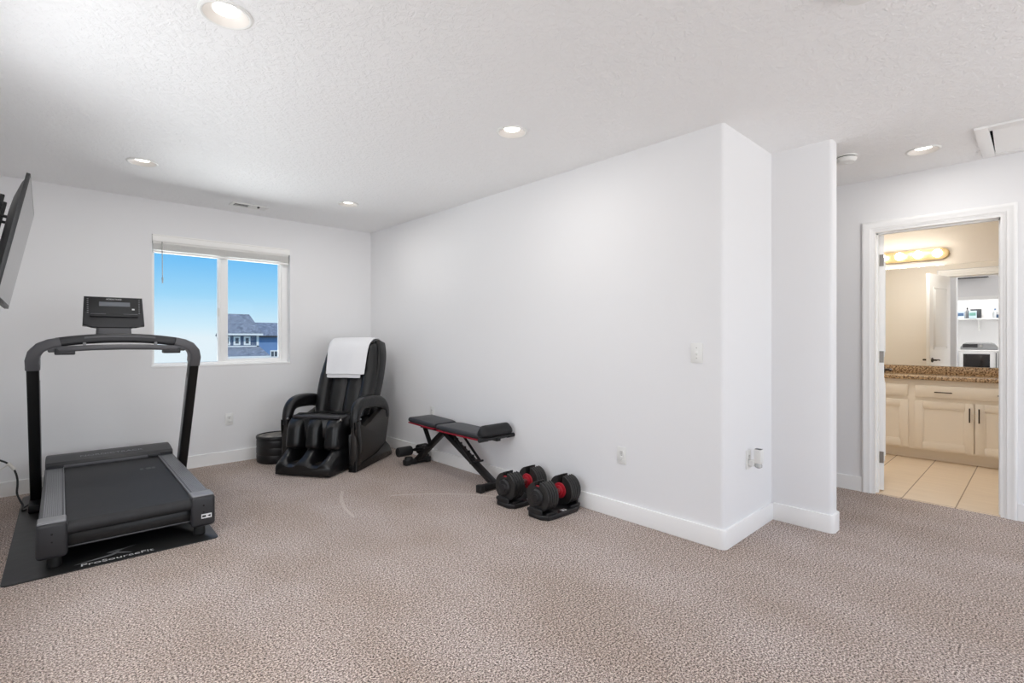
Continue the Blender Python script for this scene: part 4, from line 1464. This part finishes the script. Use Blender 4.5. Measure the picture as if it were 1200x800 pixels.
bm = NB(); box(bm, -0.15, 0.15, -0.60, -0.545, 0.008, 0.055, 0.006)
ff = obj('front_foot', bm, M['blackmetal'], bn)
bm = NB()
for s in (-1, 1):
    bm = NB(); box(bm, s * 0.15 - 0.025, s * 0.15 + 0.02, -0.604, -0.541, 0.0, 0.06, 0.008); obj('rubber_cap', bm, M['rubber'], ff)
bm = NB(); box(bm, -0.145, 0.135, 0.53, 0.585, 0.008, 0.05, 0.006)
rf_ = obj('rear_foot', bm, M['blackmetal'], bn)
bm = NB()
for s in (-1, 1):
    bm = NB()
    x = -0.118 if s < 0 else 0.108
    box(bm, x - 0.03, x + 0.03, 0.527, 0.588, 0.0, 0.054, 0.01)
    cyl(bm, (x + 0.035 * (1 if s < 0 else -1) * 0.6, 0.56, 0.055), (x + 0.035 * (1 if s < 0 else -1) * 0.6, 0.56, 0.075), 0.042, 18, 0.036)
    obj('rubber_cap', bm, M['rubber'], rf_)
bm = NB(); cyl(bm, (-0.19, 0.60, 0.125), (0.15, 0.60, 0.125), 0.012, 12); bar(bm, (0, 0.60, 0.125), (0, 0.40, 0.17), 0.03, 0.03)
fb = obj('foot_hold_bar', bm, M['blackmetal'], bn)
for x0, x1 in ((-0.195, -0.045), (0.025, 0.135)):
    bm = NB(); cyl(bm, (x0, 0.60, 0.125), (x1, 0.60, 0.125), 0.046, 20, bev=0.012); obj('foam_roller', bm, M['foam'], fb)

# ------------------------------------------------------------------ dumbbells on their cradles
def plate_mesh(x0, x1, r=0.096):
    """round plate, its axis along X, with a slot cut from the top"""
    pts = []
    n = 34
    a0 = R(90) - math.asin(0.020 / r)
    for k in range(n + 1):
        a = a0 - (2 * a0 - PI + 2 * PI) * k / n if False else (R(90) - math.asin(0.020 / r)) - (2 * PI - 2 * math.asin(0.020 / r)) * k / n
        pts.append((r * math.cos(a), r * math.sin(a)))
    pts += [(-0.020, 0.030), (0.020, 0.030)]
    bm = NB()
    prism(bm, [(x0, y, z) for y, z in pts], (x1 - x0, 0, 0), 0.005, 2)
    return bm
def dumbbell(loc, label):
    d = thing('adjustable_dumbbell', label, 'dumbbell', loc, 0, 'adjustable dumbbells')
    bm = NB()
    cyl(bm, (-0.062, 0, 0), (0.062, 0, 0), 0.0165, 16); cyl(bm, (-0.172, 0, 0), (0.172, 0, 0), 0.012, 12)
    cyl(bm, (-0.04, 0, 0), (0.04, 0, 0), 0.0185, 16, bev=0.006)
    obj('handle', bm, M['chrome'], d)
    for s in (-1, 1):
        for k in range(5):
            x0 = s * (0.066 + k * 0.0215)
            xa, xb = sorted((x0, x0 + s * 0.0170))
            obj('weight_plate', plate_mesh(xa, xb, 0.1025 - 0.0015 * (k == 4)), M['iron'], d)
        bm = NB()
        lo, hi = sorted((s * 0.052, s * 0.066))
        cyl(bm, (lo, 0, 0), (hi, 0, 0), 0.054, 28, bev=0.004)
        lo2, hi2 = sorted((s * 0.042, s * 0.053))
        cyl(bm, (lo2, 0, 0), (hi2, 0, 0), 0.036, 24, bev=0.003)
        disc = obj('red_selector_disc', bm, M['red'], d)
        disc['label'] = 'red plastic disc'
        bm = NB()
        cyl(bm, (s * 0.170, 0, -0.002), (s * 0.186, 0, -0.002), 0.058, 28, 0.050, bev=0.004)
        cyl(bm, (s * 0.184, 0, -0.004), (s * 0.192, 0, -0.004), 0.028, 20, 0.024)
        hub = obj('end_hub', bm, M['black'], d)
        bm = NB(); box(bm, min(s * 0.150, s * 0.174), max(s * 0.150, s * 0.174), -0.018, 0.018, 0.052, 0.072, 0.004)
        obj('lock_tab', bm, M['black'], hub)
        bm = NB(); box(bm, min(s * 0.152, s * 0.168), max(s * 0.152, s * 0.168), -0.012, 0.016, 0.071, 0.076, 0.002)
        obj('red_button', bm, M['red'], hub)
    return d
def cradle(loc, label):
    c = thing('dumbbell_cradle', label, 'dumbbell stand', loc, 0, 'dumbbell cradles')
    bm = NB()
    poly = [(-0.195, -0.055), (-0.165, -0.10), (-0.10, -0.112), (0.12, -0.112), (0.19, -0.075), (0.19, 0.075), (0.12, 0.105), (-0.10, 0.105), (-0.165, 0.09), (-0.195, 0.055)]
    prism(bm, [(x, y, 0.0) for x, y in poly], (0, 0, 0.034), 0.008, 3)
    base = obj('tray', bm, M['black'], c)
    bm = NB()
    for s in (-1, 1):
        x0, x1 = sorted((s * 0.193, s * 0.176))
        box(bm, x0, x1, -0.06, 0.06, 0.02, 0.068, 0.006, 3)
    for s in (-1, 1):
        for yy in (-0.088, 0.088):
            box(bm, min(s * 0.07, s * 0.17), max(s * 0.07, s * 0.17), yy - 0.008, yy + 0.008, 0.028, 0.05, 0.004)
    obj('end_support', bm, M['black'], c)
    bm = NB(); box(bm, -0.02, 0.02, -0.100, -0.07, 0.0342, 0.0352)
    lb = obj('sticker', bm, M['white_print'], c)
    bm = NB(); box(bm, 0.0, 0.012, -0.096, -0.074, 0.0351, 0.0356); box(bm, -0.016, -0.004, -0.082, -0.074, 0.0351, 0.0356)
    obj('sticker_print', bm, M['dkgrey'], lb)
    bm = NB()
    for sx_ in (-0.14, 0.14):
        for sy_ in (-0.07, 0.07): cyl(bm, (sx_, sy_, -0.0), (sx_, sy_, 0.004), 0.012, 10)
    obj('pad_foot', bm, M['rubber'], c)
    return c
ca = cradle((2.612, 2.345, 0), 'black dumbbell cradle closest to the camera, at the foot of the long wall')
copy_tree(ca, (2.612, 2.668, 0), 0, 'black dumbbell cradle between the other cradle and the weight bench')
da = dumbbell((2.612, 2.345, 0.138), 'black dumbbell with red discs on the cradle closest to the camera')
copy_tree(da, (2.612, 2.668, 0.138), 0, 'black dumbbell with red discs on the cradle beside the weight bench')

# ------------------------------------------------------------------ bathroom
vn = thing('vanity_cabinet', 'cream bathroom vanity cabinet with bar pulls', 'vanity cabinet', (0, 0, 0))
FX = 6.375
VY0, VY1 = -0.78, 1.73
bm = NB(); box(bm, FX + 0.02, XM - 0.003, VY0, VY1, 0.105, 0.795)
box(bm, FX, FX + 0.022, VY0, VY1, 0.105, 0.795, 0.001)
obj('cabinet_body', bm, M['cabinet'], vn)
bm = NB(); box(bm, FX + 0.085, XM - 0.003, VY0, VY1, 0.0, 0.106)
obj('toe_kick', bm, M['cabinet'], vn)
def pull(parent, y, z, vertical):
    bm = NB()
    L_ = 0.066
    if vertical:
        tube(bm, [(FX - 0.046, y, z - L_), (FX - 0.046, y, z + L_)], 0.0055, 10)
        for q in (-0.05, 0.05): tube(bm, [(FX - 0.018, y, z + q), (FX - 0.046, y, z + q)], 0.0045, 8)
    else:
        tube(bm, [(FX - 0.046, y - L_, z), (FX - 0.046, y + L_, z)], 0.0055, 10)
        for q in (-0.05, 0.05): tube(bm, [(FX - 0.018, y + q, z), (FX - 0.046, y + q, z)], 0.0045, 8)
    o = obj('pull_handle', bm, M['bronze'], parent); o['label'] = 'dark metal bar pull'
def vdoor(y0, y1, hy):
    bm = NB()
    z0, z1 = 0.122, 0.588
    fw_ = 0.062
    box(bm, FX - 0.020, FX - 0.001, y0, y0 + fw_, z0, z1, 0.002); box(bm, FX - 0.020, FX - 0.001, y1 - fw_, y1, z0, z1, 0.002)
    box(bm, FX - 0.020, FX - 0.001, y0 + fw_, y1 - fw_, z0, z0 + fw_, 0.002); box(bm, FX - 0.020, FX - 0.001, y0 + fw_, y1 - fw_, z1 - fw_, z1, 0.002)
    box(bm, FX - 0.0155, FX - 0.001, y0 + fw_ - 0.002, y1 - fw_ + 0.002, z0 + fw_ - 0.002, z0 + fw_ + 0.01, 0.003); box(bm, FX - 0.0155, FX - 0.001, y0 + fw_ - 0.002, y1 - fw_ + 0.002, z1 - fw_ - 0.01, z1 - fw_ + 0.002, 0.003)
    box(bm, FX - 0.0155, FX - 0.001, y0 + fw_ - 0.002, y0 + fw_ + 0.01, z0 + fw_, z1 - fw_, 0.003); box(bm, FX - 0.0155, FX - 0.001, y1 - fw_ - 0.01, y1 - fw_ + 0.002, z0 + fw_, z1 - fw_, 0.003)
    box(bm, FX - 0.010, FX - 0.001, y0 + fw_ - 0.004, y1 - fw_ + 0.004, z0 + fw_ - 0.004, z1 - fw_ + 0.004)
    d_ = obj('cabinet_door', bm, M['cabinet'], vn)
    if hy is not None: pull(d_, hy, 0.483, True)
def vdrawer(y0, y1, hys):
    bm = NB(); box(bm, FX - 0.020, FX - 0.001, y0, y1, 0.628, 0.742, 0.004, 2)
    box(bm, FX - 0.0215, FX - 0.015, y0 + 0.012, y1 - 0.012, 0.640, 0.730, 0.003)
    d_ = obj('drawer_front', bm, M['cabinet'], vn)
    for y in hys: pull(d_, y, 0.682, False)
vdoor(0.458, 0.894, 0.486); vdoor(0.012, 0.448, 0.420); vdoor(0.945, 1.36, None); vdoor(-0.75, -0.05, None)
vdrawer(0.012, 0.890, (0.674, 0.23)); vdrawer(0.948, 1.36, ()); vdrawer(-0.75, -0.05, ())
bm = NB(); box(bm, FX - 0.035, XM - 0.003, VY0, VY1, 0.796, 0.832, 0.006, 3)
ct = obj('countertop', bm, M['granite']); tag(ct, 'speckled brown granite countertop on the bathroom vanity', 'countertop')
bm = NB(); box(bm, XM - 0.026, XM - 0.004, VY0, VY1, 0.831, 0.912, 0.004, 2)
obj('backsplash', bm, M['granite'], ct)
bm = NB(); box(bm, XM - 0.008, XM - 0.002, VY0 + 0.02, VY1 - 0.02, 0.914, 1.968, 0.0015)
mr = obj('mirror', bm, M['mirror'], smooth=False); tag(mr, 'wide frameless bathroom mirror above the granite counter', 'mirror')

lb = thing('vanity_light_bar', 'brass bathroom light bar with round glowing bulbs above the mirror', 'vanity light', (XM, 0, 2.088))
bm = NB()
pts = []
YA, YBR, RR = 0.735, 1.49, 0.058
for k in range(13):
    a = R(-90 - 180 * k / 12)
    pts.append((YA + RR * math.cos(a), RR * math.sin(a)))
for k in range(13):
    a = R(90 - 180 * k / 12)
    pts.append((YBR + RR * math.cos(a), RR * math.sin(a)))
prism(bm, [(-0.028, y, z) for y, z in pts], (0.026, 0, 0), 0.008, 3)
obj('back_plate', bm, M['brass'], lb)
for y in (0.768, 0.925, 1.082, 1.239, 1.396):
    bm = NB(); cyl(bm, (-0.026, y, 0), (-0.048, y, 0), 0.024, 18, 0.020); so = obj('lamp_socket', bm, M['brass'], lb)
    bm = NB()
    n = 18
    rings = []
    for i in range(1, 12):
        a = PI * i / 12
        rr = 0.040 * math.sin(a)
        xx = -0.075 - 0.040 * math.cos(a)
        rings.append([Vector((xx, y + rr * math.cos(2 * PI * k / n), rr * math.sin(2 * PI * k / n))) for k in range(n)])
    loft(bm, rings)
    obj('globe_bulb', bm, M['bulb'], so)

# ------------------------------------------------------------------ laundry closet (seen in the mirror)
dy = thing('clothes_dryer', 'white clothes dryer with a dark window, reflected in the mirror', 'dryer', (-1.2, 1.03, 0))
bm = NB(); box(bm, -0.70, 0.0, -0.335, 0.335, 0.02, 0.915, 0.012, 3); obj('cabinet', bm, M['appliance'], dy)
bm = NB(); box(bm, -0.70, 0.005, -0.338, 0.338, 0.912, 0.94, 0.008, 3); obj('top_lid', bm, M['appliance'], dy)
bm = NB(); 
for (y0, y1, z0, z1) in ((-0.216, 0.216, 0.855, 0.899), (-0.216, 0.216, 0.301, 0.36), (-0.28, -0.215, 0.30, 0.90), (0.215, 0.28, 0.30, 0.90)): box(bm, 0.0, 0.02, y0, y1, z0, z1, 0.005)
dd = obj('dryer_door', bm, M['appliance'], dy)
bm = NB(); box(bm, 0.0, 0.012, -0.22, 0.22, 0.35, 0.855, 0.003); obj('door_window', bm, M['dark_glass'], dd)
bm = NB(); 
for s in (-1, 1): box(bm, 0.001, 0.006, s * 0.31 - 0.008, s * 0.31 + 0.008, 0.06, 0.89, 0.001)
obj('side_groove', bm, M['grey'], dy)
bm = NB()
rings = []
for k in range(13):
    y = -0.31 + 0.62 * k / 12
    e = math.sqrt(max(0.15, 1 - (abs(y) / 0.315) ** 6))
    rings.append([Vector((-0.60 + a, y, 0.94 + 0.085 * e + b * e)) for a, b in rrect(0.10, 0.165, 0.03, 4)])
loft(bm, rings)
cs = obj('control_console', bm, M['silver'], dy)
bm = NB(); box(bm, -0.552, -0.544, 0.02, 0.27, 0.99, 1.07, 0.003); obj('key_panel', bm, M['dkgrey'], cs)
bm = NB(); cyl(bm, (-0.552, -0.04, 1.03), (-0.52, -0.04, 1.03), 0.028, 18, 0.024); obj('cycle_knob', bm, M['chrome'], cs)
ws = thing('washing_machine', 'white washing machine beside the dryer, at the edge of the mirror', 'washing machine', (-1.2, 0.46, 0))
bm = NB(); box(bm, -0.70, 0.0, -0.20, 0.215, 0.02, 0.915, 0.012, 3); obj('cabinet', bm, M['appliance'], ws)
bm = NB(); box(bm, -0.70, 0.005, -0.20, 0.217, 0.912, 0.94, 0.008, 3); obj('lid', bm, M['appliance'], ws)
bm = NB(); box(bm, -0.02, 0.012, 0.16, 0.20, 0.935, 0.985, 0.006); obj('lid_latch', bm, M['black'], ws)
sh = thing('laundry_shelf', 'long white laundry shelf above the dryer, reflected in the mirror', 'shelf', (0, 0, 0))
bm = NB(); box(bm, -1.98, -1.66, 0.22, 1.78, 1.625, 1.65, 0.002); obj('shelf_board', bm, M['trim'], sh)
bm = NB()
box(bm, -1.98, -1.955, 1.02, 1.05, 1.36, 1.625); prism(bm, [(-1.955, 1.02, 1.60), (-1.955, 1.02, 1.42), (-1.72, 1.02, 1.62), (-1.75, 1.02, 1.625)], (0, 0.03, 0)); obj('shelf_bracket', bm, M['trim'], sh)
dc = thing('dryer_cord', 'black cable beside the dryer, reflected in the mirror', 'cord', (0, 0, 0))
bm = NB(); tube(bm, cat_path([(-1.95, 1.60, 1.1), (-1.8, 1.56, 0.95), (-1.5, 1.48, 0.9), (-1.3, 1.44, 0.75), (-1.25, 1.44, 0.3), (-1.25, 1.45, 0.01)], 6), 0.011, 8); obj('cable', bm, M['black'], dc)
def shelf_box(y0, y1, z1, colr, label, name='storage_box', cat='box', band=None, depth=0.16):
    zb = 1.65
    o = thing(name, label, cat, (-1.80, (y0 + y1) / 2, zb), 0, 'supplies on the laundry shelf')
    hw_ = (y1 - y0) / 2
    mm = mat(name + '_paint', colr, 0.5, bump=0.03)
    bm = NB(); box(bm, -depth / 2, depth / 2, -hw_, hw_, 0, z1, 0.004); obj('carton', bm, mm, o)
    if band:
        mb_ = mat(name + '_band', band, 0.5, bump=0.02)
        bm = NB(); box(bm, depth / 2 - 0.001, depth / 2 + 0.0015, -hw_ + 0.01, hw_ - 0.01, z1 * 0.35, z1 * 0.75); obj('printed_band', bm, mb_, o)
    return o
def shelf_bottle(y, r_, h_, colr, capc, label):
    o = thing('supply_bottle', label, 'bottle', (-1.78, y, 1.65), 0, 'supplies on the laundry shelf')
    bm = NB(); lathe(bm, [(r_ * 0.9, 0.0), (r_, 0.008), (r_, h_ * 0.62), (r_ * 0.8, h_ * 0.72), (r_ * 0.38, h_ * 0.78), (r_ * 0.36, h_ * 0.86)], 18); obj('bottle_body', bm, mat('bottle_plastic', colr, 0.35, bump=0.02), o)
    bm = NB(); lathe(bm, [(r_ * 0.42, h_ * 0.84), (r_ * 0.42, h_ * 0.98), (r_ * 0.2, h_)], 14); obj('cap', bm, mat('bottle_cap', capc, 0.4, bump=0.02), o)
shelf_box(1.27, 1.46, 0.17, (196, 210, 226), 'pale box with a blue band at the left end of the laundry shelf', band=(70, 96, 130))
shelf_bottle(1.225, 0.03, 0.25, (120, 122, 126), (30, 30, 32), 'grey bottle with a black cap on the laundry shelf')
shelf_box(0.99, 1.17, 0.21, (52, 54, 58), 'dark upright box on the laundry shelf, right of the black capped bottle', 'supply_carton', depth=0.10)
shelf_box(1.06, 1.19, 0.17, (186, 208, 222), 'pale blue tub standing in front of the dark box on the laundry shelf', 'supply_tub', 'tub', band=(104, 150, 140), depth=0.10).location.x = -1.69
shelf_box(0.80, 0.91, 0.13, (226, 226, 224), 'small white box near the middle of the laundry shelf', 'white_carton')
shelf_bottle(0.765, 0.036, 0.21, (214, 218, 222), (90, 120, 160), 'white bottle with a blue cap on the laundry shelf')
shelf_box(0.64, 0.74, 0.075, (58, 78, 104), 'low dark blue case lying on the laundry shelf', 'flat_case', 'case', depth=0.10).location.x = -1.70
shelf_box(0.42, 0.63, 0.20, (176, 174, 168), 'grey carton at the right end of the laundry shelf', 'grey_carton')
# added unseen fill light brightening the laundry closet
ll = bpy.data.lights.new('laundry_fill_light', 'AREA'); ll.shape = 'DISK'; ll.size = 0.3; ll.energy = 18; ll.color = (1, 0.98, 0.95)
lo_ = bpy.data.objects.new('laundry_fill_light', ll); lo_.location = (-1.1, 1.0, H - 0.02); C.objects.link(lo_)

# ------------------------------------------------------------------ neighbouring houses outside
bm = NB(); box(bm, -60, 110, 7, 98, -6.4, -6.0)
struct('ground_outside', bm, mat('pale_dry_grass', (176, 172, 150), 0.95, bump=0.1, bscale=0.6, bdist=0.1, var=0.15, vscale=0.3), 'pale dry ground outside, below the window', 'ground')
ha = thing('house', 'grey blue house with three small windows and a shingled roof outside the window', 'house', (0, 0, 0))
HY = 76.0
bm = NB(); box(bm, 18.4, 22.55, HY, HY + 2.4, -6, 1.75); obj('house_wall', bm, M['siding_grey'], ha)
bm = NB()
prism(bm, [(18.35, HY - 0.5, 1.70), (22.95, HY - 0.5, 1.70), (21.95, HY + 2.2, 4.35), (18.35, HY + 2.2, 4.35)], (0, 0.01, 0.22))
prism(bm, [(18.35, HY + 3.0, 1.70), (22.95, HY + 3.0, 1.70), (21.95, HY + 2.2, 4.35), (18.35, HY + 2.2, 4.35)], (0, 0.01, 0.22))
prism(bm, [(22.95, HY - 0.5, 1.70), (22.95, HY + 3.0, 1.70), (21.95, HY + 2.2, 4.35)], (0.01, 0, 0.22))
obj('roof', bm, M['shingle'], ha, smooth=False)
bm = NB(); box(bm, 18.3, 23.0, HY - 0.6, HY - 0.45, 1.55, 1.80); box(bm, 22.3, 22.6, HY - 0.05, HY + 0.05, -0.1, 1.6); box(bm, 18.4, 22.6, HY - 0.05, HY + 0.05, -0.15, 0.12)
obj('eave_trim', bm, M['house_trim'], ha, smooth=False)
for xc in (18.55, 19.8, 21.08):
    bm = NB(); box(bm, xc - 0.42, xc + 0.42, HY - 0.08, HY + 0.02, 0.2, 1.42); fr2 = obj('window', bm, M['house_trim'], ha, smooth=False)
    bm = NB(); box(bm, xc - 0.2, xc + 0.2, HY - 0.1, HY - 0.07, 0.42, 1.2); obj('pane', bm, M['house_glass'], fr2, smooth=False)
bm = NB()
prism(bm, [(17.7, HY - 2.6, -1.35), (23.3, HY - 2.6, -1.35), (22.7, HY, -0.15), (18.35, HY, -0.15)], (0, 0.01, 0.15))
obj('porch_roof', bm, M['shingle'], ha, smooth=False)
bm = NB(); box(bm, 17.6, 23.3, HY - 2.75, HY - 2.55, -1.55, -1.25); obj('porch_trim', bm, M['house_trim'], ha, smooth=False)
bm = NB(); box(bm, 18.0, 22.9, HY - 2.4, HY, -6, -1.5); obj('porch_wall', bm, M['siding_grey'], ha, smooth=False)
hb = thing('house', 'bright blue house with a grey roof behind the three window house', 'house', (0, 0, 0))
HB = 86.0
k_ = HB / 76.0
bm = NB(); box(bm, 22.0, 34.0, HB, HB + 9, -6, 1.5); obj('house_wall', bm, M['siding_blue'], hb)
bm = NB()
prism(bm, [(21.6, HB - 0.4, 1.44), (34.4, HB - 0.4, 1.44), (34.4, HB + 4.5, 3.55), (21.6, HB + 4.5, 3.55)], (0, 0.01, 0.22))
prism(bm, [(21.6, HB + 9.4, 1.44), (34.4, HB + 9.4, 1.44), (34.4, HB + 4.5, 3.55), (21.6, HB + 4.5, 3.55)], (0, 0.01, 0.22))
obj('roof', bm, M['shingle'], hb, smooth=False)
bm = NB(); box(bm, 21.6, 34.4, HB - 0.5, HB - 0.35, 1.28, 1.5); obj('eave_trim', bm, M['dkgrey'], hb, smooth=False)
bm = NB(); box(bm, 27.3, 28.45, HB - 0.08, HB + 0.02, -1.95, -0.8); fr2 = obj('window', bm, M['house_trim'], hb, smooth=False)
for x_ in (27.42, 27.95):
    bm = NB(); box(bm, x_, x_ + 0.4, HB - 0.1, HB - 0.07, -1.8, -1.0); obj('pane', bm, M['house_glass'], fr2, smooth=False)
